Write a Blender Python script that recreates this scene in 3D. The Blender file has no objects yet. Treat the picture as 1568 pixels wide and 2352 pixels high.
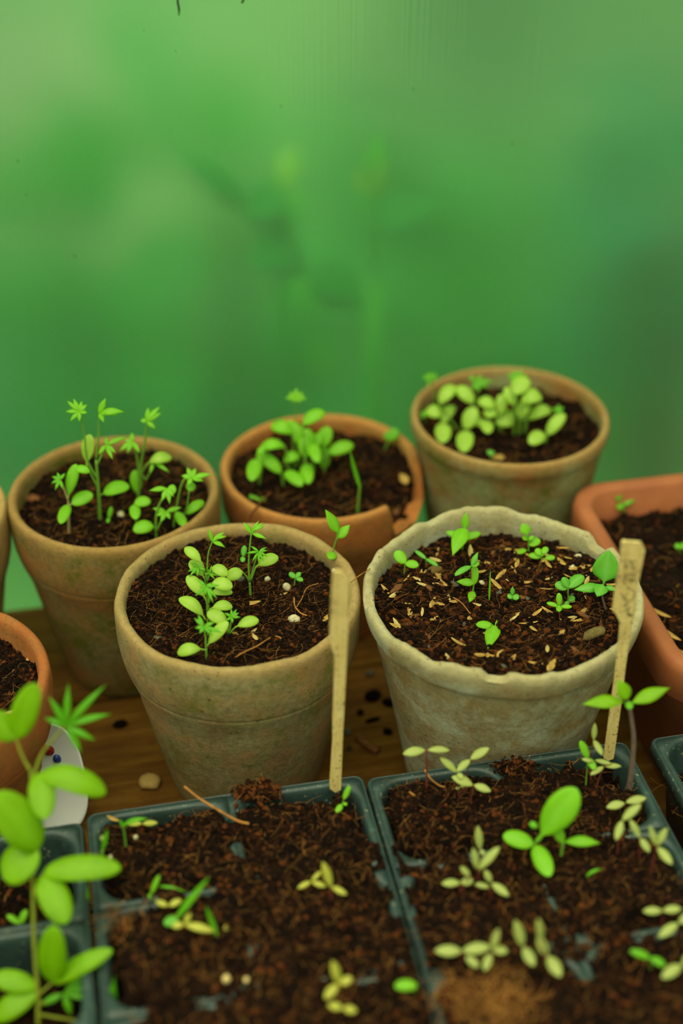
import bpy, math, random
import numpy as np
from mathutils import Vector

random.seed(7)
rng = np.random.default_rng(11)
scene = bpy.context.scene
col = scene.collection

# ------------------------------------------------------------------ camera
F, CX, CY = 3267.0, 784.0, 1176.0            # focal length in pixels of the 1568 x 2352 frame
PITCH, CAMZ = math.radians(34.5), 0.543
cam_d = bpy.data.cameras.new('camera')
cam = bpy.data.objects.new('camera', cam_d)
col.objects.link(cam)
cam.location = (0, 0, CAMZ)
cam.rotation_euler = (math.radians(90) - PITCH, 0, 0)
cam_d.sensor_fit = 'VERTICAL'
cam_d.sensor_height = 36.0
cam_d.lens = F / 2352 * 36.0
cam_d.clip_start = 0.02
cam_d.clip_end = 60
cam_d.dof.use_dof = True
cam_d.dof.focus_distance = 0.685
cam_d.dof.aperture_fstop = 2.8
scene.camera = cam

# ------------------------------------------------------------------ light
world = bpy.data.worlds.new('sky')
scene.world = world
world.use_nodes = True
bg = world.node_tree.nodes['Background']
bg.inputs[0].default_value = (0.86, 0.97, 0.62, 1)      # hazy daylight filtered through foliage
bg.inputs[1].default_value = 0.46
sun_d = bpy.data.lights.new('sun', 'SUN')
sun_d.energy = 2.8
sun_d.angle = math.radians(75)                           # soft: it comes through a frosted roof
sun_d.color = (1.0, 0.95, 0.66)
sun = bpy.data.objects.new('sun', sun_d)
col.objects.link(sun)
sun.rotation_euler = Vector((0.22, 0.22, -1.0)).to_track_quat('-Z', 'Y').to_euler()
vs = scene.view_settings
vs.view_transform = 'Standard'
vs.look = 'None'
vs.gamma = 1
vs.use_curve_mapping = False
vs.exposure = 0.45

# ------------------------------------------------------------------ where things stand
_c, _s = math.cos(PITCH), math.sin(PITCH)
CAM = np.array([0, 0, CAMZ])
def ray(x, y):
    a, b = (x - CX) / F, (CY - y) / F
    return np.array([a, _c + b * _s, -_s + b * _c])
def atz(x, y, z):
    r = ray(x, y)
    return CAM + r * ((z - CAMZ) / r[2])
def aty(x, y, Y):
    r = ray(x, y)
    return CAM + r * (Y / r[1])
def depth(p):
    return p[1] * _c + (CAMZ - p[2]) * _s

# ------------------------------------------------------------------ helpers
def mesh(name, verts, faces, mats, smooth=True, midx=None, attr=None):
    me = bpy.data.meshes.new(name)
    verts = np.asarray(verts, dtype=np.float32)
    if isinstance(faces, np.ndarray):
        n, k = faces.shape
        me.vertices.add(len(verts)); me.vertices.foreach_set('co', verts.ravel())
        me.loops.add(n * k); me.loops.foreach_set('vertex_index', faces.astype(np.int32).ravel())
        me.polygons.add(n)
        me.polygons.foreach_set('loop_start', np.arange(0, n * k, k, dtype=np.int32))
        me.update(calc_edges=True)
    else:
        me.from_pydata(verts.tolist(), [], faces)
    for m in (mats if isinstance(mats, (list, tuple)) else [mats]):
        me.materials.append(m)
    if midx is not None:
        me.polygons.foreach_set('material_index', np.asarray(midx, dtype=np.int32))
    me.polygons.foreach_set('use_smooth', np.full(len(me.polygons), smooth))
    if attr is not None:
        a = me.attributes.new('mid', 'FLOAT', 'POINT')
        a.data.foreach_set('value', np.asarray(attr, dtype=np.float32))
    me.validate()
    me.update()
    return me
def obj(name, me, parent=None, loc=None, rotz=0.0, kind=None):
    o = bpy.data.objects.new(name, me)
    col.objects.link(o)
    if parent is not None: o.parent = parent
    if loc is not None: o.location = [float(q) for q in loc]
    o.rotation_euler[2] = rotz
    if kind: o['kind'] = kind
    return o
def tag(o, label, cat, group=None, kind=None):
    o['label'] = label; o['category'] = cat
    if group: o['group'] = group
    if kind: o['kind'] = kind
    return o
def empty(name, loc, rotz=0.0):
    o = obj(name, None, None, loc, rotz)
    o.empty_display_size = 0.01
    return o

def vnoise(x, y, seed=0):
    x = np.asarray(x, float); y = np.asarray(y, float)
    xi, yi = np.floor(x), np.floor(y)
    fx, fy = x - xi, y - yi
    fx = fx * fx * (3 - 2 * fx); fy = fy * fy * (3 - 2 * fy)
    def h(a, b):
        v = np.sin(a * 127.1 + b * 311.7 + seed * 74.7) * 43758.5453
        return v - np.floor(v)
    return ((h(xi, yi) * (1 - fx) + h(xi + 1, yi) * fx) * (1 - fy)
            + (h(xi, yi + 1) * (1 - fx) + h(xi + 1, yi + 1) * fx) * fy) * 2 - 1
def fbm(x, y, seed=0, octs=4):
    t, a, f = 0, 1.0, 1.0
    for i in range(octs):
        t = t + a * vnoise(x * f, y * f, seed + i * 3.3); a *= 0.55; f *= 2.1
    return t

# ------------------------------------------------------------------ materials
def lin(r, g, b):
    f = lambda u: (u / 255 / 12.92) if u <= 10 else ((u / 255 + 0.055) / 1.055) ** 2.4
    return (f(r), f(g), f(b), 1)
class NT:
    def __init__(s, name):
        s.m = bpy.data.materials.new(name); s.m.use_nodes = True
        s.t = s.m.node_tree; s.n = s.t.nodes
        s.b = s.n['Principled BSDF']; s.out = s.n['Material Output']
    def new(s, typ, **kw):
        n = s.n.new(typ)
        for k, v in kw.items(): setattr(n, k, v)
        return n
    def link(s, a, b): s.t.links.new(a, b)
    def coords(s, off=(0, 0, 0), scale=(1, 1, 1)):
        tc = s.new('ShaderNodeTexCoord'); mp = s.new('ShaderNodeMapping')
        mp.inputs['Location'].default_value = off; mp.inputs['Scale'].default_value = scale
        s.link(tc.outputs['Object'], mp.inputs['Vector']); return mp.outputs[0]
    def noise(s, co, scale, detail=4, rough=0.55):
        n = s.new('ShaderNodeTexNoise'); n.inputs['Scale'].default_value = scale
        n.inputs['Detail'].default_value = detail; n.inputs['Roughness'].default_value = rough
        s.link(co, n.inputs['Vector']); return n.outputs['Fac']
    def ramp(s, fac, stops):
        r = s.new('ShaderNodeValToRGB'); e = r.color_ramp.elements
        while len(e) < len(stops): e.new(0.5)
        for i, (p, c) in enumerate(stops):
            e[i].position = p; e[i].color = c if len(c) == 4 else (*c, 1)
        s.link(fac, r.inputs[0]); return r.outputs[0]
    def mask(s, fac, lo, hi):
        m = s.new('ShaderNodeMapRange'); m.inputs[1].default_value = lo; m.inputs[2].default_value = hi
        s.link(fac, m.inputs[0]); return m.outputs[0]
    def mix(s, fac, a, b):
        m = s.new('ShaderNodeMix', data_type='RGBA')
        if isinstance(fac, (int, float)): m.inputs[0].default_value = fac
        else: s.link(fac, m.inputs[0])
        for v, i in ((a, 6), (b, 7)):
            if isinstance(v, tuple): m.inputs[i].default_value = v
            else: s.link(v, m.inputs[i])
        return m.outputs[2]
    def mul(s, a, b):
        m = s.new('ShaderNodeMath', operation='MULTIPLY')
        for v, i in ((a, 0), (b, 1)):
            if isinstance(v, (int, float)): m.inputs[i].default_value = v
            else: s.link(v, m.inputs[i])
        return m.outputs[0]
    def bump(s, h, strength, dist):
        b = s.new('ShaderNodeBump'); b.inputs['Strength'].default_value = strength
        b.inputs['Distance'].default_value = dist
        s.link(h, b.inputs['Height']); s.link(b.outputs[0], s.b.inputs['Normal'])

def mat_plain(name, c, rough=0.8, spec=0.3, var=0.0, vscale=300):
    t = NT(name); t.b.inputs['Roughness'].default_value = rough
    t.b.inputs['Specular IOR Level'].default_value = spec
    if var:
        d = tuple(q * (1 - var) for q in c[:3]) + (1,); e = tuple(min(1, q * (1 + var)) for q in c[:3]) + (1,)
        t.link(t.ramp(t.noise(t.coords(), vscale), [(0.3, d), (0.7, e)]), t.b.inputs['Base Color'])
    else:
        t.b.inputs['Base Color'].default_value = c
    return t.m

def mat_clay(name, clay, lime, moss, off, k_lime=(0.35, 0.6), k_moss=(0.56, 0.72), dark=(0.62, 0.75), white=None, rim=None):
    t = NT(name); co = t.coords(off)
    big = t.noise(co, 22, 6, 0.62); mid = t.noise(co, 75, 5, 0.65); fine = t.noise(co, 300, 6, 0.7)
    c1 = t.mix(t.mask(mid, 0.3, 0.7), clay, tuple(q * 0.72 for q in clay[:3]) + (1,))
    l1 = t.mix(t.mask(fine, 0.32, 0.68), lime, tuple(q * 0.52 for q in lime[:3]) + (1,))
    bm = t.new('ShaderNodeMath', operation='MULTIPLY_ADD'); bm.inputs[1].default_value = 0.45
    b6 = t.mul(big, 0.55); t.link(mid, bm.inputs[0]); t.link(b6, bm.inputs[2])
    c = t.mix(t.mask(bm.outputs[0], *k_lime), c1, l1)
    stn = t.noise(t.coords((off[0] + 7.7, off[1] - 2.3, off[2] + 4.1), (1, 1, 0.6)), 48, 7, 0.75)
    c = t.mix(t.mul(t.mask(stn, 0.5, 0.68), 0.55), c, tuple(q * 0.45 for q in clay[:3]) + (1,))
    co2 = t.coords((off[0] + 3.1, off[1] + 1.7, off[2] - 2.2))
    m2 = t.noise(co2, 26, 6, 0.68)
    c = t.mix(t.mul(t.mask(m2, *k_moss), t.mask(fine, 0.25, 0.55)), c, moss)
    if white:
        m3 = t.noise(t.coords((off[0] - 4, off[1] + 5, off[2] + 1)), 30, 7, 0.72)
        c = t.mix(t.mul(t.mask(m3, 0.46, 0.62), 0.85), c, white)
    if rim:                                              # worn lip
        tc = t.new('ShaderNodeTexCoord'); sx = t.new('ShaderNodeSeparateXYZ'); t.link(tc.outputs['Object'], sx.inputs[0])
        wob = t.new('ShaderNodeMath', operation='MULTIPLY_ADD'); wob.inputs[1].default_value = 0.012
        t.link(mid, wob.inputs[0]); t.link(sx.outputs['Z'], wob.inputs[2])
        c = t.mix(t.mul(t.mask(wob.outputs[0], rim[0], rim[1]), 0.75), c, t.mix(t.mask(fine, 0.35, 0.6), rim[2], tuple(q * 0.8 for q in rim[2][:3]) + (1,)))
    sp = t.noise(co2, 620, 3, 0.6)
    c = t.mix(t.mask(sp, dark[0] + 0.01, dark[1] + 0.0), c, lin(52, 42, 26))
    t.link(c, t.b.inputs['Base Color'])
    t.b.inputs['Roughness'].default_value = 0.88
    t.b.inputs['Specular IOR Level'].default_value = 0.2
    t.bump(t.noise(co, 240, 8, 0.75), 0.75, 0.0014)
    return t.m

def mat_leaf(name, c, vein, trans=0.38, rough=0.42, tint=None):
    t = NT(name)
    at = t.new('ShaderNodeAttribute', attribute_name='mid')
    n = t.noise(t.coords(), 160, 3)
    d = tuple(q * 0.80 for q in c[:3]) + (1,)
    base = t.mix(t.mask(n, 0.3, 0.7), d, c)
    base = t.mix(t.mul(t.mask(at.outputs['Fac'], 0.55, 1.0), 0.55), base, vein)
    t.link(base, t.b.inputs['Base Color'])
    t.b.inputs['Roughness'].default_value = rough
    t.b.inputs['Specular IOR Level'].default_value = 0.35
    tr = t.new('ShaderNodeBsdfTranslucent')
    tr.inputs[0].default_value = tint or (min(1, c[0] * 1.7), min(1, c[1] * 1.6), c[2] * 0.7, 1)
    mx = t.new('ShaderNodeMixShader'); mx.inputs[0].default_value = trans
    t.link(t.b.outputs[0], mx.inputs[1]); t.link(tr.outputs[0], mx.inputs[2])
    t.link(mx.outputs[0], t.out.inputs[0])
    return t.m

def mat_soil(name, dk, md, lt):
    t = NT(name); co = t.coords()
    a = t.noise(co, 330, 5, 0.7); b = t.noise(co, 60, 3, 0.5)
    c = t.ramp(a, [(0.30, dk), (0.52, md), (0.74, lt)])
    c = t.mix(t.mask(b, 0.35, 0.68), c, dk)
    t.link(c, t.b.inputs['Base Color']); t.b.inputs['Roughness'].default_value = 0.95
    t.b.inputs['Specular IOR Level'].default_value = 0.12
    t.bump(t.noise(co, 800, 4, 0.7), 0.9, 0.0015)
    return t.m
M = {}
M['soil'] = mat_soil('soil', lin(12, 6, 3), lin(33, 17, 6), lin(70, 38, 15))
M['crumb_dark'] = mat_plain('crumb_dark', lin(16, 8, 4), 0.95, 0.1, 0.4, 500)
M['crumb_mid'] = mat_plain('crumb_mid', lin(41, 21, 8), 0.95, 0.1, 0.4, 500)
M['crumb_red'] = mat_plain('crumb_red', lin(84, 44, 17), 0.95, 0.1, 0.3, 500)
M['fibre'] = mat_plain('fibre', lin(164, 112, 52), 0.8, 0.2, 0.4, 200)
M['fibre_dark'] = mat_plain('fibre_dark', lin(88, 46, 17), 0.85, 0.2, 0.4, 200)
M['husk'] = mat_plain('husk', lin(176, 140, 70), 0.75, 0.2, 0.4, 350)
M['husk_pale'] = mat_plain('husk_pale', lin(192, 166, 100), 0.7, 0.25, 0.3, 350)
M['bark'] = mat_plain('bark', lin(118, 76, 42), 0.9, 0.15, 0.4, 350)
M['perlite'] = mat_plain('perlite', lin(196, 186, 148), 0.9, 0.15, 0.45, 500)
M['stone'] = mat_plain('stone', lin(84, 82, 68), 0.8, 0.25, 0.3, 400)
M['seed'] = mat_plain('seed', lin(222, 196, 128), 0.6, 0.3, 0.15, 300)
LIME, GREEN = lin(146, 196, 52), lin(98, 180, 32)
M['leaf_lime'] = mat_leaf('leaf_lime', lin(176, 216, 78), lin(190, 215, 110), 0.36)
M['leaf_fern'] = mat_leaf('leaf_fern', lin(116, 194, 28), lin(130, 200, 60), 0.40)
M['leaf_green'] = mat_leaf('leaf_green', lin(142, 208, 34), lin(150, 210, 70), 0.42)
M['leaf_mint'] = mat_leaf('leaf_mint', lin(110, 190, 56), lin(140, 200, 100), 0.34)
M['leaf_olive'] = mat_leaf('leaf_olive', lin(176, 192, 102), lin(190, 190, 120), 0.30)
M['leaf_yellow'] = mat_leaf('leaf_yellow', lin(196, 200, 76), lin(214, 200, 110), 0.34)
M['leaf_bright'] = mat_leaf('leaf_bright', lin(142, 194, 2), lin(150, 205, 30), 0.46)
M['leaf_deep'] = mat_leaf('leaf_deep', lin(100, 180, 4), lin(110, 190, 30), 0.44)
M['stem_green'] = mat_leaf('stem_green', lin(128, 180, 60), lin(140, 190, 70), 0.2)
M['stem_olive'] = mat_plain('stem_olive', lin(112, 122, 20), 0.6, 0.3, 0.15, 200)
M['stem_pale'] = mat_plain('stem_pale', lin(176, 160, 110), 0.6, 0.3, 0.15, 200)
M['stem_red'] = mat_plain('stem_red', lin(120, 52, 46), 0.6, 0.3, 0.15, 200)
M['stem_purple'] = mat_plain('stem_purple', lin(112, 92, 82), 0.7, 0.3, 0.25, 300)
M['seed_coat'] = mat_plain('seed_coat', lin(206, 150, 130), 0.6, 0.3, 0.1)

# ------------------------------------------------------------------ setting: table frame
TZ = 0.068                                              # height of the seed-tray rims
_O = atz(205, 1873, TZ); _R = atz(1462, 1690, TZ)
U = (_R - _O) / np.linalg.norm(_R - _O)                 # along the bench and the back wall
V = np.array([U[1], -U[0], 0.0])                        # towards the front of the bench
YAW = math.atan2(U[1], U[0])
def uv(u, v, z=0.0):
    p = _O + U * u + V * v
    return np.array([p[0], p[1], z])
def box_mesh(name, x0, x1, y0, y1, z0, z1, mat, bev=0.0):
    b = min(bev, (x1 - x0) / 3, (y1 - y0) / 3, (z1 - z0) / 3)
    pts, faces = [], []
    lay = [(z0, b), (z0 + b, 0), (z1 - b, 0), (z1, b)] if b else [(z0, 0), (z1, 0)]
    for z, i in lay:
        pts += [(x0 + i, y0 + i, z), (x1 - i, y0 + i, z), (x1 - i, y1 - i, z), (x0 + i, y1 - i, z)]
    for k in range(len(lay) - 1):
        for j in range(4):
            a, c = k * 4 + j, k * 4 + (j + 1) % 4
            faces.append((a, c, c + 4, a + 4))
    faces.append((3, 2, 1, 0)); e = len(pts); faces.append((e - 4, e - 3, e - 2, e - 1))
    return mesh(name, pts, faces, mat, smooth=False)

# bench of weathered boards
t = NT('bench_wood'); co = t.coords((0, 0, 0), (1, 9, 4))
gr = t.noise(co, 14, 8, 0.7); st = t.noise(t.coords((2, 1, 0)), 14, 5, 0.6); sp = t.noise(t.coords((5, 2, 1)), 85, 3, 0.5)
c = t.ramp(gr, [(0.28, lin(70, 42, 10)), (0.5, lin(102, 68, 18)), (0.74, lin(140, 104, 36))])
c = t.mix(t.mul(t.mask(st, 0.44, 0.66), 0.6), c, lin(74, 46, 20))
c = t.mix(t.mask(sp, 0.66, 0.74), c, lin(34, 24, 14))
t.link(c, t.b.inputs['Base Color']); t.b.inputs['Roughness'].default_value = 0.8; t.b.inputs['Specular IOR Level'].default_value = 0.12
t.bump(gr, 0.4, 0.001); M['wood'] = t.m
M['wood_leg'] = mat_plain('bench_timber', lin(96, 70, 36), 0.85, 0.2, 0.3, 40)
bench = empty('potting_bench', uv(0, 0, 0), YAW)
tag(bench, 'brown weathered wooden bench under the pots and seed trays', 'bench')
edges = [0.2495, 0.155, 0.005, -0.19, -0.40]
for i in range(4):                                       # local y = -v
    obj('plank', box_mesh('plank', -1.0, 1.2, edges[i + 1] + 0.0012, edges[i] - 0.0012, -0.024, 0.0, M['wood'], 0.002), bench)
for lx in (-0.9, 1.1):
    for ly in (-0.36, 0.2):
        obj('leg', box_mesh('leg', lx - 0.03, lx + 0.03, ly - 0.03, ly + 0.03, -0.75, -0.024, M['wood_leg'], 0.003), bench)

# greenhouse floor, garden ground
GZ = -0.75
WOFF = -0.2905                                           # v of the wall's inner face
t = NT('paving'); co = t.coords()
t.link(t.ramp(t.noise(co, 6, 6, 0.6), [(0.3, lin(74, 70, 52)), (0.7, lin(104, 98, 74))]), t.b.inputs['Base Color'])
t.b.inputs['Roughness'].default_value = 0.9; M['paving'] = t.m
fl = obj('floor', box_mesh('floor', -3, 3, -3.2, -WOFF, GZ - 0.05, GZ, M['paving']), None, uv(0, 0, 0), YAW, 'structure')
fl['label'] = 'greenhouse paving far below the bench'
t = NT('lawn'); co = t.coords()
a = t.noise(co, 1.6, 4, 0.6); b = t.noise(co, 40, 4, 0.6)
c = t.mix(t.mask(a, 0.4, 0.62), lin(62, 138, 66), lin(138, 166, 94))
c = t.mix(t.mul(t.mask(b, 0.45, 0.7), 0.5), c, lin(42, 108, 58))
t.link(c, t.b.inputs['Base Color']); t.b.inputs['Roughness'].default_value = 0.9; M['lawn'] = t.m
g = obj('ground', box_mesh('ground', -9, 9, -WOFF + 0.012, 14, GZ - 0.06, GZ - 0.01, M['lawn']), None, uv(0, 0, 0), YAW, 'structure')
g['label'] = 'green lawn outside, blurred behind the translucent wall'
t = NT('gravel'); t.link(t.ramp(t.noise(t.coords(), 30, 6, 0.6), [(0.3, lin(150, 158, 112)), (0.7, lin(196, 196, 150))]), t.b.inputs['Base Color'])
t.b.inputs['Roughness'].default_value = 0.95; M['gravel'] = t.m

# translucent polycarbonate wall, two sheets joined by ribs
t = NT('polycarbonate'); co = t.coords()
wv = t.new('ShaderNodeTexNoise'); wv.inputs['Scale'].default_value = 1.0; wv.inputs['Detail'].default_value = 3
mp = t.coords((0, 0, 0), (520, 1, 6)); t.link(mp, wv.inputs['Vector'])
rf = t.new('ShaderNodeBsdfRefraction'); rf.inputs['IOR'].default_value = 1.25
rf.inputs['Roughness'].default_value = 0.42; rf.inputs['Color'].default_value = (0.80, 0.98, 0.92, 1)
bp = t.new('ShaderNodeBump'); bp.inputs['Strength'].default_value = 0.22; bp.inputs['Distance'].default_value = 0.0012
t.link(wv.outputs['Fac'], bp.inputs['Height']); t.link(bp.outputs[0], rf.inputs['Normal'])
df = t.new('ShaderNodeBsdfDiffuse'); df.inputs['Color'].default_value = (0.42, 0.62, 0.45, 1)
gl = t.new('ShaderNodeBsdfGlossy'); gl.inputs['Roughness'].default_value = 0.35; gl.inputs['Color'].default_value = (0.8, 0.9, 0.8, 1)
m1 = t.new('ShaderNodeMixShader'); m1.inputs[0].default_value = 0.10
m2 = t.new('ShaderNodeMixShader'); m2.inputs[0].default_value = 0.03
t.link(rf.outputs[0], m1.inputs[1]); t.link(df.outputs[0], m1.inputs[2])
t.link(m1.outputs[0], m2.inputs[1]); t.link(gl.outputs[0], m2.inputs[2]); t.link(m2.outputs[0], t.out.inputs[0])
M['poly'] = t.m
wall = obj('wall_back', box_mesh('wall_back', -1.6, 1.9, -WOFF, -WOFF + 0.008, GZ, 1.3, M['poly']), None, uv(0, 0, 0), YAW, 'structure')
wall['label'] = 'frosted translucent greenhouse wall panel behind the pots'
M['speck'] = mat_plain('speck', lin(40, 70, 40), 0.9)
def wall_pt(px, py, off=-0.0006):
    r = ray(px, py); n = -V; p0 = uv(0, WOFF)
    d = ((p0 - CAM) @ n + off) / (r @ n)
    return CAM + r * d
def to_local(o, pts):
    q = np.asarray(pts) - np.array(o.location)
    cz, sz = math.cos(-o.rotation_euler[2]), math.sin(-o.rotation_euler[2])
    return np.stack([q[..., 0] * cz - q[..., 1] * sz, q[..., 0] * sz + q[..., 1] * cz, q[..., 2]], -1)

# ------------------------------------------------------------------ generic shapes
def tube(pts, rad, nside=6):
    pts = np.asarray(pts, float); n = len(pts)
    rad = np.full(n, rad) if np.isscalar(rad) else np.asarray(rad, float)
    tg = np.gradient(pts, axis=0); tg /= np.linalg.norm(tg, axis=1)[:, None] + 1e-12
    ref = np.array([0.31, 0.2, 0.93])
    sd = np.cross(tg, ref); sd /= np.linalg.norm(sd, axis=1)[:, None] + 1e-12
    up = np.cross(sd, tg)
    a = np.arange(nside) * 2 * math.pi / nside
    vs = (pts[:, None, :] + rad[:, None, None] * (np.cos(a)[None, :, None] * sd[:, None, :] + np.sin(a)[None, :, None] * up[:, None, :])).reshape(-1, 3)
    fs = []
    for i in range(n - 1):
        for j in range(nside):
            k = (j + 1) % nside
            fs.append((i * nside + j, i * nside + k, (i + 1) * nside + k, (i + 1) * nside + j))
    fs.append(tuple(range(nside - 1, -1, -1))); fs.append(tuple((n - 1) * nside + j for j in range(nside)))
    return vs, fs
def join(parts):
    vs, fs, o = [], [], 0
    for v, f in parts:
        vs.append(np.asarray(v)); fs += [tuple(i + o for i in q) for q in f]; o += len(v)
    return np.concatenate(vs), fs
def spline(pts, n=8):
    pts = np.asarray(pts, float)
    if len(pts) < 3:
        return pts[0] + (pts[-1] - pts[0]) * np.linspace(0, 1, n)[:, None]
    P = np.concatenate([[2 * pts[0] - pts[1]], pts, [2 * pts[-1] - pts[-2]]]); out = []
    for i in range(1, len(P) - 2):
        for tt in np.linspace(0, 1, n, endpoint=False):
            a, b, c, d = P[i - 1], P[i], P[i + 1], P[i + 2]
            out.append(0.5 * (2 * b + (c - a) * tt + (2 * a - 5 * b + 4 * c - d) * tt ** 2 + (3 * b - a - 3 * c + d) * tt ** 3))
    out.append(pts[-1])
    return np.array(out)

_ph = (1 + 5 ** 0.5) / 2
ICO_V = np.array([(-1, _ph, 0), (1, _ph, 0), (-1, -_ph, 0), (1, -_ph, 0), (0, -1, _ph), (0, 1, _ph), (0, -1, -_ph), (0, 1, -_ph),
                  (_ph, 0, -1), (_ph, 0, 1), (-_ph, 0, -1), (-_ph, 0, 1)]) / math.hypot(1, _ph)
ICO_F = np.array([(0, 11, 5), (0, 5, 1), (0, 1, 7), (0, 7, 10), (0, 10, 11), (1, 5, 9), (5, 11, 4), (11, 10, 2), (10, 7, 6), (7, 1, 8),
                  (3, 9, 4), (3, 4, 2), (3, 2, 6), (3, 6, 8), (3, 8, 9), (4, 9, 5), (2, 4, 11), (6, 2, 10), (8, 6, 7), (9, 8, 1)])
def crumbs(P, size, flat=0.75):
    """jittered little clods at the points P"""
    n = len(P)
    v = ICO_V[None] * (1 + 0.45 * rng.uniform(-1, 1, (n, 12, 1)))
    sc = np.stack([rng.uniform(0.7, 1.7, n), rng.uniform(0.6, 1.2, n), np.full(n, flat)], -1) * size[:, None]
    a = rng.uniform(0, 6.283, n); ca, sa = np.cos(a), np.sin(a)
    v = v * sc[:, None, :]
    x = v[..., 0] * ca[:, None] - v[..., 1] * sa[:, None]; y = v[..., 0] * sa[:, None] + v[..., 1] * ca[:, None]
    v = np.stack([x, y, v[..., 2]], -1) + P[:, None, :]
    f = (ICO_F[None] + (np.arange(n) * 12)[:, None, None]).reshape(-1, 3)
    return v.reshape(-1, 3), f
def fibres(P, length, rad, rise=0.25, seg=5):
    """thin curled fibres starting at the points P; triangular section"""
    n = len(P); a = rng.uniform(0, 6.283, n); el = rng.uniform(-0.05, rise, n)
    pos = P.copy(); pts = [pos.copy()]
    curl = rng.normal(0, 0.35, n); droop = rng.uniform(0.0, 0.16, n)
    for k in range(seg):
        st = length / seg
        pos = pos + np.stack([np.cos(a) * np.cos(el), np.sin(a) * np.cos(el), np.sin(el)], -1) * st[:, None]
        a = a + curl + rng.normal(0, 0.25, n); el = el - droop
        pts.append(pos.copy())
    pts = np.stack(pts, 1)                               # n, seg+1, 3
    off = np.array([(1, 0, 0), (-0.5, 0.5, 0.6), (-0.5, -0.5, 0.6)])
    rr = rad[:, None, None, None] * np.linspace(1, 0.5, seg + 1)[None, :, None, None]
    v = (pts[:, :, None, :] + off[None, None] * rr).reshape(-1, 3)
    q = []
    for k in range(seg):
        for j in range(3):
            q.append((k * 3 + j, k * 3 + (j + 1) % 3, (k + 1) * 3 + (j + 1) % 3, (k + 1) * 3 + j))
    q = np.array(q)
    f = (q[None] + (np.arange(n) * (seg + 1) * 3)[:, None, None]).reshape(-1, 4)
    return v, f
def litter(parent, P, nf, smin, smax, flen, frad, mix=(0.45, 0.4, 0.15), rise=0.25, Pf=None, dark=0.45):
    """crumbs and fibres lying on a bed of soil (points are local to the parent)"""
    size = smin + (smax - smin) * rng.uniform(0, 1, len(P)) ** 3
    v, f = crumbs(P + np.array([0, 0, 1]) * (size * 0.25)[:, None], size)
    mi = np.repeat(rng.choice(3, len(P), p=mix), 20)
    obj('soil_crumbs', mesh('soil_crumbs', v, f, [M['crumb_dark'], M['crumb_mid'], M['crumb_red']], False, mi), parent, kind='stuff')
    Q = Pf if Pf is not None else P[rng.integers(0, len(P), nf)]
    v, f = fibres(Q + np.array([0, 0, 0.0004]), flen * rng.uniform(0.35, 1.2, len(Q)), frad * rng.uniform(0.6, 1.3, len(Q)), rise)
    mi = np.repeat((rng.uniform(0, 1, len(Q)) < dark).astype(int), len(f) // len(Q))
    obj('soil_fibres', mesh('soil_fibres', v, f, [M['fibre'], M['fibre_dark']], True, mi), parent, kind='stuff')

# ------------------------------------------------------------------ clay pots
def smooth_profile(pr, n=4):
    q = spline([(a, 0, b) for a, b in pr], n)
    return [(p[0], p[2]) for p in q]
COLLAR = [(0.62, 0.0), (0.655, 0.03), (0.76, 0.28), (0.855, 0.52), (0.886, 0.60), (0.922, 0.66), (0.953, 0.705), (0.957, 0.722), (0.970, 0.737), (0.994, 0.80),
          (1.004, 0.87), (1.004, 0.94), (0.995, 0.985), (0.965, 1.0), (0.925, 0.992), (0.905, 0.965), (0.895, 0.90), (0.86, 0.78)]
STRAIGHT = [(0.60, 0.0), (0.64, 0.025), (0.71, 0.25), (0.815, 0.55), (0.912, 0.80), (0.930, 0.868), (0.935, 0.878), (0.972, 0.892), (0.99, 0.93),
            (1.0, 0.975), (0.985, 1.0), (0.955, 1.003), (0.93, 0.99), (0.915, 0.95), (0.90, 0.88), (0.86, 0.76)]
PLAIN = [(0.66, 0.0), (0.70, 0.025), (0.78, 0.30), (0.88, 0.62), (0.945, 0.84), (0.97, 0.90), (1.0, 0.94), (1.002, 0.98),
         (0.985, 1.0), (0.95, 1.003), (0.925, 0.985), (0.915, 0.95), (0.895, 0.86), (0.86, 0.74)]
SOIL = {}
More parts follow.
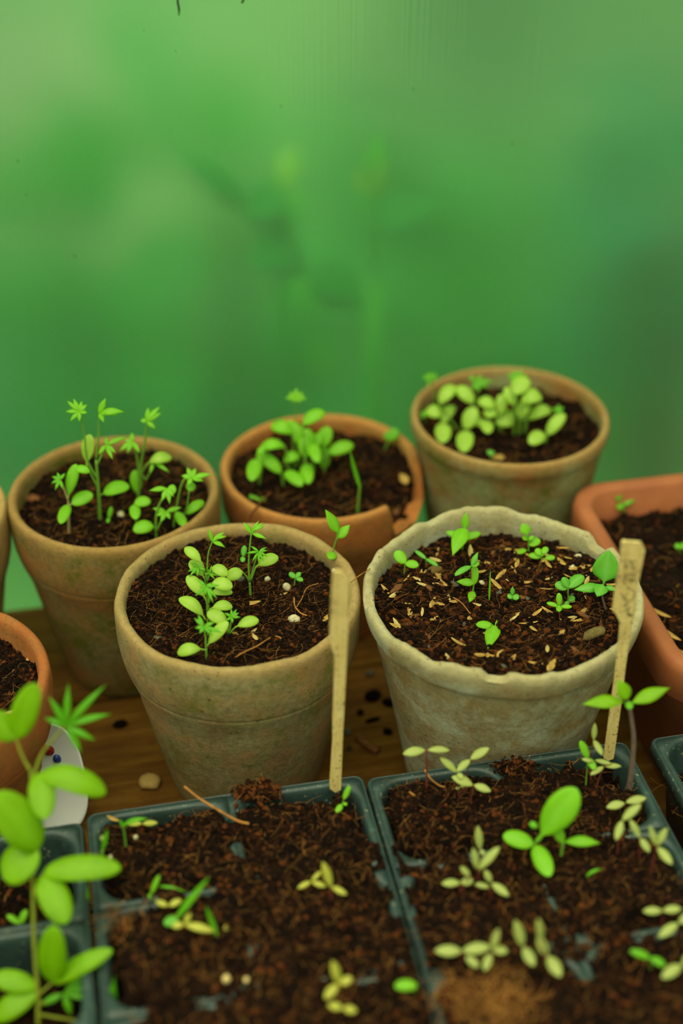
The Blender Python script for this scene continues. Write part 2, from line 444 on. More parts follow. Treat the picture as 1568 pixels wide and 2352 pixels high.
def pot(key, name, label, cx, cy, r, h, prof, mat, depth_, nseg=160, wob=0.006, cap=None, chip=0.0, seed=0,
        ncrumb=2500, nfib=500, csz=(0.0004, 0.0018), mix=(0.45, 0.4, 0.15), soilfn=None, fl=0.016, fr=0.00016):
    pr = smooth_profile(prof, 4)
    a = np.arange(nseg) * 2 * math.pi / nseg
    V_, n = [], len(pr)
    for k, (rr, zz) in enumerate(pr):
        rad = r * rr * (1 + wob * vnoise(np.cos(a) * 1.6 + 5, np.sin(a) * 1.6 + zz * 2.5, seed) + 0.0025 * vnoise(np.cos(a) * 9, np.sin(a) * 9 + zz * 12, seed + 4))
        z = np.full(nseg, h * zz)
        if chip: z = z + (zz > 0.86) * chip * h * fbm(np.cos(a) * 3.4 + 3, np.sin(a) * 3.4, seed + 2, 5) * min(1, max(0, (zz - 0.86) / 0.1))
        if cap is not None: z = np.minimum(z, cap(a))
        V_.append(np.stack([rad * np.cos(a), rad * np.sin(a), z], -1))
    V_ = np.concatenate(V_)
    i = np.arange(n - 1)[:, None] * nseg; j = np.arange(nseg)[None]; j2 = (j + 1) % nseg
    f = np.stack([i + j, i + j2, i + nseg + j2, i + nseg + j], -1).reshape(-1, 4)
    faces = [tuple(q) for q in f.tolist()] + [tuple(range(nseg - 1, -1, -1))]
    o = obj(name, mesh(name, V_, faces, mat), None, (cx, cy, 0))
    tag(o, label, 'flower pot')
    # soil
    sz = h - depth_; ri = r * 0.912
    hf = soilfn or (lambda x, y: 0)
    def height(x, y):                                    # local x, y
        d = np.hypot(x, y) / ri
        return sz + 0.0032 * fbm(x * 60 + seed, y * 60, seed, 3) + 0.0009 * fbm(x * 420, y * 420, seed + 9, 3) - 0.0015 * np.clip((d - 0.8) / 0.2, 0, 1) ** 2 + hf(x, y)
    nr, na = 56, 168
    R_ = np.linspace(0.0, 1, nr) ** 0.8 * ri; A_ = np.arange(na) * 2 * math.pi / na
    X = R_[:, None] * np.cos(A_)[None]; Y = R_[:, None] * np.sin(A_)[None]
    Z = height(X, Y)
    sv = np.stack([X, Y, Z], -1).reshape(-1, 3)
    i = np.arange(nr - 1)[:, None] * na; j = np.arange(na)[None]; j2 = (j + 1) % na
    sf = np.stack([i + j, i + na + j, i + na + j2, i + j2], -1).reshape(-1, 4)
    so = obj('soil', mesh('soil', sv, sf, M['soil']), o, kind='stuff')
    rr = np.sqrt(rng.uniform(0, 1, ncrumb)) * ri * 0.985; aa = rng.uniform(0, 6.283, ncrumb)
    x, y = rr * np.cos(aa), rr * np.sin(aa)
    rf_ = np.sqrt(rng.uniform(0, 1, nfib)) * ri * 0.9; af = rng.uniform(0, 6.283, nfib)
    xf, yf = rf_ * np.cos(af), rf_ * np.sin(af)
    litter(o, np.stack([x, y, height(x, y)], -1), nfib, csz[0], csz[1], fl, fr, mix, Pf=np.stack([xf, yf, height(xf, yf)], -1))
    SOIL[key] = (sz, lambda X, Y: float(height(np.array(X - cx), np.array(Y - cy))))
    return o

beige, clay, mossy = lin(178, 160, 108), lin(176, 112, 58), lin(104, 112, 34)
mA = mat_clay('clay_a', lin(174, 128, 78), lin(166, 154, 108), mossy, (0.3, 0.1, 0), (0.36, 0.56), (0.50, 0.66), rim=(0.1195, 0.1245, lin(188, 158, 100)))
mB = mat_clay('clay_b', lin(166, 134, 82), lin(172, 164, 122), lin(146, 122, 56), (1.2, 0.5, 0.4), (0.36, 0.6), (0.6, 0.75), white=lin(186, 192, 166), rim=(0.121, 0.128, lin(200, 188, 140)))
mC = mat_clay('clay_c', lin(166, 114, 60), lin(152, 140, 86), lin(96, 100, 26), (2.1, 0.3, 0.7), (0.38, 0.58), (0.48, 0.62), rim=(0.117, 0.123, lin(184, 144, 84)))
mD = mat_clay('clay_d', lin(188, 116, 56), lin(182, 146, 82), lin(92, 88, 30), (3.4, 0.9, 0.2), (0.48, 0.72), (0.52, 0.68), rim=(0.105, 0.111, lin(206, 146, 80)))
mE = mat_clay('clay_e', lin(168, 118, 64), lin(166, 156, 100), lin(104, 108, 30), (4.6, 0.2, 0.9), (0.42, 0.6), (0.46, 0.60), white=lin(158, 168, 116), rim=(0.119, 0.125, lin(186, 146, 86)))
mF = mat_clay('clay_f', lin(188, 112, 58), lin(178, 140, 78), lin(120, 116, 40), (5.2, 0.8, 0.1), (0.5, 0.72), (0.58, 0.74))
mG = mat_clay('clay_g', lin(200, 160, 96), lin(206, 184, 118), mossy, (6.2, 0.8, 0.6), (0.4, 0.6), (0.6, 0.74))

def notch_b(a):
    e = np.degrees(a) % 360; d = lambda c, w: np.clip(1 - np.abs((e - c + 180) % 360 - 180) / w, 0, 1)
    return 0.128 - 0.0075 * np.minimum(1, 2 * d(188, 6)) - 0.009 * np.minimum(1, 1.6 * d(36, 9)) - 0.006 * np.minimum(1, 2 * d(262, 7)) - 0.006 * d(120, 10)
pot('A', 'terracotta_pot', 'mossy beige clay pot in front with a collar, holding a row of lime seedlings', -0.0506, 0.5476, 0.0598, 0.120, COLLAR, mA, 0.0055,
    nseg=220, seed=1, ncrumb=12000, nfib=900, csz=(0.0002, 0.0012), chip=0.006, mix=(0.5, 0.38, 0.12), fl=0.014, fr=0.00011)
pot('B', 'terracotta_pot', 'whitish weathered clay pot with a rough chipped rim and scattered husks', 0.0776, 0.5455, 0.0676, 0.124, STRAIGHT, mB, 0.0088,
    nseg=260, seed=2, wob=0.010, chip=0.016, cap=notch_b, ncrumb=12000, nfib=900, csz=(0.0002, 0.0016), mix=(0.42, 0.38, 0.20), fl=0.014, fr=0.00012,
    soilfn=lambda x, y: -0.035 * y + 0.0008)
pot('C', 'terracotta_pot', 'green-stained clay pot with a collar at back left, tall feathery seedlings inside', -0.1231, 0.6403, 0.0566, 0.118, COLLAR, mC, 0.0085, seed=3, mix=(0.55, 0.35, 0.1))
def notch(a):
    e = np.degrees(a) % 360
    n = 0.002 * vnoise(e / 7, e * 0, 5)
    ee = np.where(e < 90, e + 360, e)
    up = np.clip((ee - 311) / 4, 0, 1) * np.clip((382 - ee) / 22, 0, 1)
    return 0.108 - 0.024 * up + n * (up > 0) + (up <= 0) * 1.0
pot('D', 'terracotta_pot', 'orange clay pot with a broken-out rim in the middle of the back row', -0.0114, 0.6843, 0.0579, 0.106, COLLAR, mD, 0.0075, seed=4, mix=(0.55, 0.35, 0.1), cap=notch,
    soilfn=lambda x, y: -0.016 * np.clip((x - 0.015) / 0.03, 0, 1) * np.clip((0.015 - y) / 0.03, 0, 1))
pot('E', 'terracotta_pot', 'clay pot at back right crowded with bright seedlings, nearest the wall', 0.0984, 0.7169, 0.0578, 0.120, PLAIN, mE, 0.0085, seed=5, mix=(0.55, 0.35, 0.1))
pot('F', 'terracotta_pot', 'orange clay pot cut off at left edge beside the white porcelain dish', -0.1960, 0.4985, 0.0600, 0.105, COLLAR, mF, 0.009, seed=6, ncrumb=6000, nfib=300, csz=(0.0003, 0.0015), fl=0.012, fr=0.00014)
pot('G', 'terracotta_pot', 'pale clay pot of which only a rim sliver shows at far left', -0.2335, 0.6170, 0.0560, 0.118, COLLAR, mG, 0.012, seed=7, ncrumb=600, nfib=100)

# ------------------------------------------------------------------ terracotta trough
t = NT('trough_clay'); co = t.coords()
c = t.ramp(t.noise(co, 30, 5, 0.6), [(0.3, lin(146, 80, 42)), (0.7, lin(174, 102, 58))])
t.link(c, t.b.inputs['Base Color']); t.b.inputs['Roughness'].default_value = 0.7; M['trough'] = t.m
def rrect(w, d, rad, n=10):
    pts = []
    for q, (sx, sy) in enumerate(((1, 1), (-1, 1), (-1, -1), (1, -1))):
        for k in range(n + 1):
            a = math.pi / 2 * (q + k / n)
            pts.append((sx * (w / 2 - rad) + rad * math.cos(a), sy * (d / 2 - rad) + rad * math.sin(a)))
    return pts
def ring_mesh(name, rings, mat, closed_bottom=True, smooth=True):
    n = len(rings[0]); vs = [p for r_ in rings for p in r_]; fs = []
    for k in range(len(rings) - 1):
        for j in range(n):
            fs.append((k * n + j, k * n + (j + 1) % n, (k + 1) * n + (j + 1) % n, (k + 1) * n + j))
    if closed_bottom: fs.append(tuple(range(n - 1, -1, -1)))
    return mesh(name, vs, fs, mat, smooth)
TW, TD, TH = 0.19, 0.169, 0.098
rings = []
for dz, ins, rad in ((0.0, 0.016, 0.014), (0.002, 0.0145, 0.015), (0.066, 0.004, 0.021), (0.0675, 0.0008, 0.023), (0.0685, 0.0, 0.023), (0.083, -0.0005, 0.023),
                     (0.0872, 0.0005, 0.0225), (0.088, 0.003, 0.021), (0.0876, 0.0075, 0.018), (0.086, 0.0095, 0.016), (0.060, 0.0125, 0.014)):
    rings.append([(x, y, dz * TH / 0.088) for x, y in rrect(TW - 2 * ins, TD - 2 * ins, rad)])
trough = obj('planter_trough', ring_mesh('planter_trough', rings, M['trough']), None, uv(0.2790 + TW / 2, -0.1725 + TD / 2), YAW)
tag(trough, 'smooth orange terracotta trough with dark soil at right edge', 'planter')
def bed(parent, w, d, z, nx, ny, seed, ncr, nfib, rad=0.0, amp=0.004, csz=(0.0005, 0.002), fl=0.016, fr=0.00018, edge=0.006, dips=(), ox=0.0, oy=0.0, mix=(0.45, 0.4, 0.15), side=None):
    """rectangular bed of soil in the local frame of its container"""
    def height(x, y):
        sq_ = lambda e_: np.clip(1 - e_ / 0.014, 0, 1) ** 2
        wl, wr = side(y) if side else (1.0, 1.0)
        drop_ = np.maximum(np.maximum(wl * sq_(x - ox + w / 2), wr * sq_(ox + w / 2 - x)), sq_(d / 2 - np.abs(y - oy)))
        h = z + amp * fbm(x * 55, y * 55, seed, 3) + 0.0010 * fbm(x * 380, y * 380, seed + 5, 3) - edge * drop_
        for du, dv, dr, dd in dips:
            q = np.hypot(x - du, y - dv) + dr * 0.35 * vnoise(x * 260, y * 260, seed + 8)
            h = h - dd * np.clip(1.6 * (1 - q / dr), 0, 1)
        return h
    X, Y = np.meshgrid(np.linspace(ox - w / 2, ox + w / 2, nx), np.linspace(oy - d / 2, oy + d / 2, ny), indexing='ij')
    sv = np.stack([X, Y, height(X, Y)], -1).reshape(-1, 3)
    i = np.arange(nx - 1)[:, None] * ny; j = np.arange(ny - 1)[None]
    sf = np.stack([i + j, i + ny + j, i + ny + j + 1, i + j + 1], -1).reshape(-1, 4)
    obj('soil', mesh('soil', sv, sf, M['soil']), parent, kind='stuff')
    x = rng.uniform(ox - w / 2, ox + w / 2, ncr); y = rng.uniform(oy - d / 2, oy + d / 2, ncr)
    keep = height(x, y) > z - 0.0045 if dips else np.ones(ncr, bool)
    x, y = x[keep], y[keep]
    xf = rng.uniform(ox - w / 2 * .96, ox + w / 2 * .96, nfib); yf = rng.uniform(oy - d / 2 * .96, oy + d / 2 * .96, nfib)
    litter(parent, np.stack([x, y, height(x, y)], -1), nfib, csz[0], csz[1], fl, fr, mix, Pf=np.stack([xf, yf, height(xf, yf)], -1))
    return height
bed(trough, TW - 0.021, TD - 0.021, 0.082, 90, 90, 21, 2600, 420)

# ------------------------------------------------------------------ black seed trays
t = NT('tray_plastic'); co = t.coords()
c = t.ramp(t.noise(co, 45, 6, 0.7), [(0.35, lin(34, 48, 46)), (0.62, lin(50, 72, 69)), (0.8, lin(84, 104, 94))])
sp = t.noise(t.coords((4, 4, 4)), 420, 2, 0.5)
c = t.mix(t.mul(t.mask(sp, 0.66, 0.72), 0.7), c, lin(150, 150, 120))
t.link(c, t.b.inputs['Base Color']); t.b.inputs['Roughness'].default_value = 0.42; t.b.inputs['Specular IOR Level'].default_value = 0.5
M['tray'] = t.m
CW, CD = 0.0622, 0.0545
def cell_mesh():
    n = 10; rings = []
    def sq(w, d):
        out = []
        for x, y in rrect(CW - 0.005, CD - 0.005, 0.012, n):
            k = max(abs(x) / (w / 2), abs(y) / (d / 2)); out.append((x / k, y / k))
        return out
    # open-top pocket with a wall thickness: underside up to the sheet, then down inside
    for z, w, d, r_ in ((-0.064, 0.024, 0.020, 0.009), (-0.060, 0.018, 0.018, 0.009), (-0.004, 0.0042, 0.0042, 0.012)):
        rings.append([(x, y, z - 0.0008) for x, y in rrect(CW - w, CD - d, r_, n)])
    rings.append([(x, y, -0.0012) for x, y in sq(CW, CD)])
    rings.append([(x, y, 0.0) for x, y in sq(CW, CD)])
    for z, ins, r_ in ((0.0, 0.0050, 0.012), (-0.0012, 0.0068, 0.0115), (-0.004, 0.0078, 0.011), (-0.058, 0.0205, 0.008), (-0.062, 0.026, 0.007)):
        rings.append([(x, y, z) for x, y in rrect(CW - ins, CD - ins, r_, n)])
    N = len(rings[0]); vs = [p for r_ in rings for p in r_]; fs = []
    for k in range(len(rings) - 1):
        for j in range(N):
            fs.append((k * N + j, k * N + (j + 1) % N, (k + 1) * N + (j + 1) % N, (k + 1) * N + j))
    fs.append(tuple(range(N - 1, -1, -1))); fs.append(tuple((len(rings) - 1) * N + j for j in range(N)))
    me = mesh('cell', vs, fs, M['tray'], True)
    return me
CELL = cell_mesh()
CELLS = {}
def tray(name, label, u0, v0, rot=0.0, rows=3, cols=2, z=TZ):
    o = empty(name, uv(u0, v0, 0), YAW + rot)
    tag(o, label, 'seed tray'); o_cells = CELLS.setdefault(o.name, [])
    W, D = cols * CW, rows * CD
    for i in range(cols):
        for j in range(rows):
            o_cells.append(obj('cell', CELL, o, ((i + 0.5) * CW, -(j + 0.5) * CD, z)))
    rings = []
    for dx, zz in ((0.0002, z + 0.0004), (0.0012, z - 0.0006), (0.0016, z - 0.007), (0.0006, z - 0.007), (0.0, z - 0.002), (-0.0002, z - 0.0006)):
        rings.append([(W / 2 + x, -D / 2 + y, zz) for x, y in rrect(W + 2 * dx, D + 2 * dx, 0.004, 4)])
    n = len(rings[0]); vs = [p for r_ in rings for p in r_]; fs = []
    for k in range(len(rings)):
        for j in range(n):
            k2 = (k + 1) % len(rings)
            fs.append((k * n + j, k * n + (j + 1) % n, k2 * n + (j + 1) % n, k2 * n + j))
    obj('rim', mesh('rim', vs, fs, M['tray']), o)
    return o
tr1 = tray('seed_tray', 'black plastic seed tray at lower left, half-filled, under the tall leafy plant', -0.1288, 0.004)
tr2 = tray('seed_tray', 'black seed tray heaped with soil in the middle foreground', 0.0, 0.0)
tr3 = tray('seed_tray', 'black seed tray with many olive seedlings, in front of the chipped pot', 0.1280, 0.003)
tr4 = tray('seed_tray', 'black seed tray at right edge, rooty soil sunk low in it', 0.2665, 0.004, 0.01)
W2, D2 = 2 * CW, 3 * CD
d2 = [(0.004, -0.040, 0.010, 0.010), (0.012, -0.0535, 0.011, 0.010), (0.024, -0.055, 0.006, 0.009), (0.064, -0.034, 0.005, 0.010), (0.046, -0.0535, 0.0055, 0.010), (0.039, -0.0545, 0.004, 0.009),
      (0.0622, -0.006, 0.008, 0.012), (0.0622, -0.013, 0.004, 0.008), (0.120, -0.012, 0.008, 0.012), (0.122, -0.030, 0.006, 0.010), (0.1225, -0.062, 0.005, 0.010), (0.123, -0.080, 0.006, 0.010), (0.010, -0.109, 0.010, 0.012),
      (0.003, -0.075, 0.008, 0.012), (0.003, -0.090, 0.008, 0.012), (0.0622, -0.13, 0.004, 0.010), (0.004, -0.125, 0.009, 0.012), (0.028, -0.004, 0.016, 0.010), (0.085, -0.003, 0.008, 0.008), (0.105, -0.003, 0.014, 0.009)]
d3 = [(0.003, -0.012, 0.007, 0.010), (0.002, -0.030, 0.006, 0.010), (0.008, -0.050, 0.008, 0.011), (0.0025, -0.064, 0.006, 0.010), (0.0025, -0.080, 0.006, 0.010), (0.036, -0.052, 0.008, 0.010), (0.002, -0.113, 0.009, 0.010),
      (0.116, -0.050, 0.010, 0.011), (0.122, -0.03, 0.006, 0.01), (0.0985, -0.1065, 0.010, 0.010), (0.089, -0.1065, 0.007, 0.010), (0.058, -0.004, 0.010, 0.012), (0.067, -0.005, 0.008, 0.012), (0.085, -0.004, 0.014, 0.010), (0.105, -0.004, 0.016, 0.012), (0.117, -0.018, 0.014, 0.014),
      (0.060, -0.120, 0.006, 0.010), (0.123, -0.08, 0.006, 0.01)]
_in = lambda y: 1 - np.clip((-y - 0.034) / 0.010, 0, 1)    # soil spilled over the seam between the two trays
h2 = bed(tr2, W2 - 0.0012, D2 - 0.0012, TZ + 0.0028, 230, 290, 31, 12000, 1900, amp=0.0028, csz=(0.0002, 0.0014), edge=0.013, side=lambda y: (1.0, _in(y)), dips=d2, ox=W2 / 2, oy=-D2 / 2, fl=0.010, fr=0.00014, mix=(0.5, 0.38, 0.12))
h3 = bed(tr3, W2 - 0.0012, D2 - 0.0012, TZ + 0.0025, 230, 290, 41, 12000, 1900, amp=0.0030, csz=(0.0002, 0.0014), edge=0.013, side=lambda y: (_in(y), 1.0), dips=d3, ox=W2 / 2, oy=-D2 / 2, fl=0.010, fr=0.00014, mix=(0.5, 0.38, 0.12))
for k, ce in enumerate(CELLS[tr1.name]):                 # cells of the outer trays hold sunken soil of their own
    bed(ce, CW - 0.016, CD - 0.016, -0.020, 40, 40, 51 + k, 420, 40, amp=0.0015, edge=0.001, fl=0.010, fr=0.00014, csz=(0.0003, 0.0016))
for k, ce in enumerate(CELLS[tr4.name]):
    bed(ce, CW - 0.016, CD - 0.016, -0.016, 40, 40, 61 + k, 300, 260 if k < 3 else 60, amp=0.002, edge=0.001, fl=0.016, fr=0.00022)

# ------------------------------------------------------------------ leaves and seedlings
def wprof(kind, t):
    if kind == 'oval':   return np.sqrt(np.clip(1 - np.abs(2 * np.clip(t, 0, 1) ** 1.03 - 1) ** 2.1, 0, 1))
    if kind == 'coty':   return np.clip(1 - np.abs(2 * t - 1) ** 1.9, 0, 1) ** 0.72
    if kind == 'lance':  return np.sin(math.pi * t ** 0.85) ** 1.15
    if kind == 'ovate':  return np.sin(math.pi * t ** 0.72) ** 0.9
    if kind == 'blade':  return np.minimum(1, 0.55 + 1.6 * t) * (1 - t ** 3.5)
    if kind == 'round':
        u = np.clip((t - 0.12) / 0.88, 0, 1); return np.maximum(np.where(t < 0.2, 0.09, 0.0), np.sin(math.pi * u ** 0.66) ** 0.72)
    u = np.clip((t - 0.14) / 0.86, 0, 1)                 # 'spat': narrow stalk, broad rounded end
    return np.maximum(0.13 * (t < 0.6), np.sqrt(np.clip(1 - np.abs(2 * u ** 1.25 - 1) ** 2.0, 0, 1)) ** 1.1)
TH_LEAF = 0.00032
def leaf_mesh(kind, base, tip, w, n, arch, cup, mat, twist=0.0):
    a = tip - base; L = np.linalg.norm(a); a = a / L
    n = n - (n @ a) * a; n /= np.linalg.norm(n) + 1e-9
    s = np.cross(a, n)
    if twist:
        n, s = n * math.cos(twist) + s * math.sin(twist), s * math.cos(twist) - n * math.sin(twist)
    nt, nw = 13, 5
    T = 0.5 - 0.5 * np.cos(np.linspace(0, math.pi, nt)); hw = 0.5 * w * wprof(kind, T); hw[0] = max(hw[0], w * 0.035); hw[-1] = w * 0.02
    q = np.linspace(-1, 1, nw)
    ctr = base + T[:, None] * L * a + (arch * L * 4 * T * (1 - T))[:, None] * n
    top = ctr[:, None, :] + q[None, :, None] * hw[:, None, None] * s + (cup * (q ** 2)[None, :, None] * hw[:, None, None]) * n
    th = TH_LEAF * np.array([0.35, 1, 1.1, 1, 0.35])
    up = top + n * th[None, :, None]; dn = top - n * th[None, :, None]
    vs = np.concatenate([up.reshape(-1, 3), dn.reshape(-1, 3)]); m = nt * nw; fs = []
    for i in range(nt - 1):
        for j in range(nw - 1):
            p = i * nw + j
            fs.append((p, p + nw, p + nw + 1, p + 1)); fs.append((m + p, m + p + 1, m + p + nw + 1, m + p + nw))
    for i in range(nt - 1):
        p = i * nw; fs.append((p, m + p, m + p + nw, p + nw))
        p = i * nw + nw - 1; fs.append((p, p + nw, m + p + nw, m + p))
    for j in range(nw - 1):
        fs.append((j, j + 1, m + j + 1, m + j)); p = (nt - 1) * nw + j; fs.append((p, m + p, m + p + 1, p + 1))
    at = np.tile(np.tile(1 - np.abs(q), nt), 2)
    return vs, fs, at
UPV = np.array([0, 0, 1.0])
def plant(label, where, root, leaves, stems=None, leaf='leaf_green', stem='stem_green', sw=5, name='seedling', cat='seedling', group=None, lean=None, z=None):
    """leaves: (kind, base x, y, tip x, y, width[, k, arch, material, dY]) measured on the photograph;
    k = 0 keeps the tip in the upright plane of the plant, k = 1 keeps it level with the leaf's foot."""
    if where in SOIL:
        g = atz(root[0], root[1], SOIL[where][0]); g[2] = SOIL[where][1](g[0], g[1])
    else:
        g = atz(root[0], root[1], where)
    lf = lean or (lambda py: 0.0)
    P = lambda x, y, d=0.0: aty(x, y, g[1] + lf(y) + d)
    o = empty(name, g)
    tag(o, label, cat, group)
    tubes = []
    if stems is None:
        seen = []
        for l in leaves:
            b = (l[1], l[2])
            if all(abs(b[0] - q[0]) + abs(b[1] - q[1]) > 5 for q in seen): seen.append(b)
        stems = [[root, q] for q in seen]
    for st in stems:
        wd = sw
        if not isinstance(st[0], tuple): wd = st[0]; st = st[1:]
        pts = []
        for k, p in enumerate(st):
            if k == 0 and tuple(p[:2]) == tuple(root): pts += [g - UPV * 0.003, g]
            else: pts.append(P(*p))
        pts = spline(np.array(pts), 5)
        rad = np.array([wd * 0.5 * depth(p) / F for p in pts]) * np.linspace(1.15, 0.72, len(pts))
        tubes.append(tube(pts - g, rad, 7))
    v, f = join(tubes)
    obj('stem', mesh('stem', v, f, M[stem], attr=np.zeros(len(v))), o)
    for l in leaves:
        kind, bx, by, tx, ty, w = l[:6]
        k = l[6] if len(l) > 6 and l[6] is not None else 0.5
        arch = l[7] if len(l) > 7 and l[7] is not None else 0.08
        mt = l[8] if len(l) > 8 and l[8] else leaf
        dy = l[9] if len(l) > 9 else 0.0
        if mt in (OL, YE): kind, w = 'coty', w * 0.92
        if kind == 'spat': arch = arch * 1.4 + 0.02
        b = P(bx, by, dy)
        p0 = aty(tx, ty, b[1]); p1 = atz(tx, ty, b[2])
        tip = p0 * (1 - k) + p1 * k
        c = CAM - (b + tip) / 2; c /= np.linalg.norm(c)
        n = 0.50 * UPV + 0.62 * c + rng.normal(0, 0.10, 3)
        a = (tip - b) / np.linalg.norm(tip - b)
        n = n - (n @ a) * a; n /= np.linalg.norm(n)
        fore = max(0.72, math.sqrt(max(0.0, 1 - (np.cross(a, n) @ c) ** 2)))
        wm = w * depth((b + tip) / 2) / F / fore
        vs, fs, at = leaf_mesh(kind, b - g, tip - g, wm, n, arch, 0.10 if kind != 'blade' else 0.25, None)
        obj('leaf', mesh('leaf', vs, fs, M[mt], attr=at), o)
    return o
def fan(cx, cy, tips, w=8, k=0.5, kind='lance', mat=None, arch=0.05, dY=0.0):
    return [(kind, cx, cy, cx + (x - cx) * 1.06, cy + (y - cy) * 1.06, w * 0.8, k, arch * 1.6, mat, dY) for x, y in tips]
L, FE, GR, MI, OL, YE = 'leaf_lime', 'leaf_fern', 'leaf_green', 'leaf_mint', 'leaf_olive', 'leaf_yellow'

# --- front mossy pot
plant('lime seedling nearest the front rim of the mossy pot, one leaf arching left', 'A', (474, 1508),
      [('spat', 471, 1493, 407, 1501, 29, .7, .26), ('spat', 474, 1486, 524, 1428, 27, .25, .05)] + fan(468, 1440, [(447, 1421), (449, 1443), (459, 1455), (492, 1430), (507, 1453), (487, 1459), (455, 1413)], 11, .5, 'lance', FE, .05, -.006),
      [[8, (474, 1508), (473, 1488)], [5, (473, 1490), (472, 1465), (468, 1440)]], L, sw=6)
plant('lime seedling in the mossy pot, wide leaf pointing left, feathery tuft above', 'A', (478, 1446),
      [('spat', 472, 1424, 411, 1374, 29, .35, .16), ('spat', 481, 1400, 534, 1394, 24, .5, .16)] + fan(474, 1348, [(452, 1330), (501, 1345), (450, 1368), (489, 1384), (497, 1374), (459, 1348), (487, 1340), (470, 1368)], 9, .5, 'lance', FE, .05, -.006),
      [[8, (478, 1446), (477, 1415)], [5, (477, 1420), (474, 1348, -.006)], [5, (478, 1425), (481, 1400)]], L)
plant('lime seedling in the middle of the mossy pot with two broad leaves stacked at right', 'A', (481, 1420),
      [('spat', 472, 1376, 429, 1323, 30, .3, .10), ('oval', 488, 1338, 534, 1349, 30, .6, .16), ('oval', 487, 1360, 534, 1361, 20, .5, .16)],
      [[7, (481, 1420), (477, 1385)], [5, (477, 1392), (472, 1376)], [5, (478, 1388), (483, 1360), (488, 1338)], [4, (479, 1388), (487, 1360)]], L)
plant('tallest lime seedling of the row in the mossy pot, thin stalk and forked top leaf', 'A', (479, 1396),
      [('spat', 469, 1328, 436, 1288, 30, .3, .10), ('spat', 466, 1296, 424, 1258, 25, .35, .12), ('oval', 488, 1302, 523, 1322, 26, .6, .18)]
      + fan(481, 1318, [(486, 1299), (500, 1309), (500, 1323), (493, 1330), (469, 1318), (475, 1305)], 6, .5, 'lance', GR)
      + fan(456, 1303, [(432, 1313), (436, 1323), (438, 1293), (453, 1323), (472, 1310)], 8, .5, 'lance', FE)
      + [('lance', 487, 1245, 480, 1213, 9, .2, .03, GR), ('lance', 487, 1244, 516, 1222, 11, .4, .12, GR), ('lance', 497, 1238, 520, 1232, 6, .4, .1, GR), ('lance', 488, 1245, 516, 1257, 10, .6, .12, GR)],
      [[7, (479, 1396), (475, 1340)], [4, (475, 1340), (476, 1306), (478, 1272), (487, 1245)], [4, (475, 1345), (469, 1328)], [4, (475, 1335), (466, 1296)], [4, (476, 1335), (481, 1318)], [4, (476, 1335), (488, 1302)]], L)
plant('seedling alone right of the row in the mossy pot, forked leaf on top', 'A', (575, 1366),
      [('oval', 556, 1312, 521, 1327, 29, .5, .16), ('spat', 586, 1303, 639, 1279, 28, .4, .12)]
      + fan(594, 1268, [(576, 1255), (567, 1271), (611, 1258), (613, 1265), (613, 1278), (605, 1289), (595, 1298), (580, 1289)], 7, .5, 'lance', FE, .06, -.004)
      + [('lance', 577, 1226, 559, 1200, 12, .3, .06, GR), ('lance', 578, 1226, 594, 1196, 9, .3, .06, GR), ('lance', 581, 1220, 605, 1201, 8, .4, .1, GR), ('lance', 583, 1219, 608, 1207, 7, .4, .1, GR), ('lance', 579, 1226, 612, 1238, 10, .6, .14, GR)],
      [[7, (575, 1366), (573, 1336)], [5, (573, 1336), (571, 1295), (574, 1250), (577, 1226)], [4, (572, 1336), (567, 1326), (556, 1312)], [5, (575, 1334), (588, 1300)], [4, (574, 1334), (583, 1300), (594, 1268, -.004)]], L)
plant('low lime seedling with one leaf stretched right over orange bits in the mossy pot', 'A', (526, 1466),
      [('spat', 538, 1442, 594, 1424, 26, .5, .10), ('oval', 520, 1430, 476, 1406, 31, .45, .12)] + fan(532, 1418, [(516, 1408), (531, 1399), (543, 1400), (548, 1408), (551, 1418), (534, 1431), (520, 1425)], 8, .5, 'lance', FE),
      [[6, (526, 1466), (526, 1455)], [5, (526, 1456), (538, 1442)], [5, (525, 1456), (520, 1430)], [5, (526, 1456), (532, 1418)]], L)
plant('tiny two-leaved sprout behind the tall stalk in the mossy pot', 'A', (557, 1293), [('oval', 558, 1278, 562, 1253, 13, .3, .03), ('oval', 558, 1279, 557, 1291, 12, .7, .05)], leaf=MI, sw=3)
plant('small clover-like sprout with four round leaves at right of the mossy pot', 'A', (675, 1341),
      [('oval', 678, 1327, 664, 1316, 13, .6, .05), ('oval', 679, 1327, 690, 1315, 11, .6, .05), ('oval', 680, 1328, 696, 1334, 11, .7, .05), ('oval', 678, 1328, 672, 1323, 8, .7, .05)], [[4, (675, 1341), (678, 1327)]], MI)
plant('seedling with pointed leaves and a disc leaf at the mossy rim, right', 'A', (764, 1290),
      [('ovate', 775, 1222, 747, 1171, 25, .15, .04), ('ovate', 776, 1235, 803, 1206, 23, .3, .04), ('oval', 766, 1269, 757, 1284, 23, .95, .04)],
      [[4, (764, 1290), (764, 1268), (772, 1238), (775, 1222)], [4, (772, 1240), (776, 1235)]], GR)

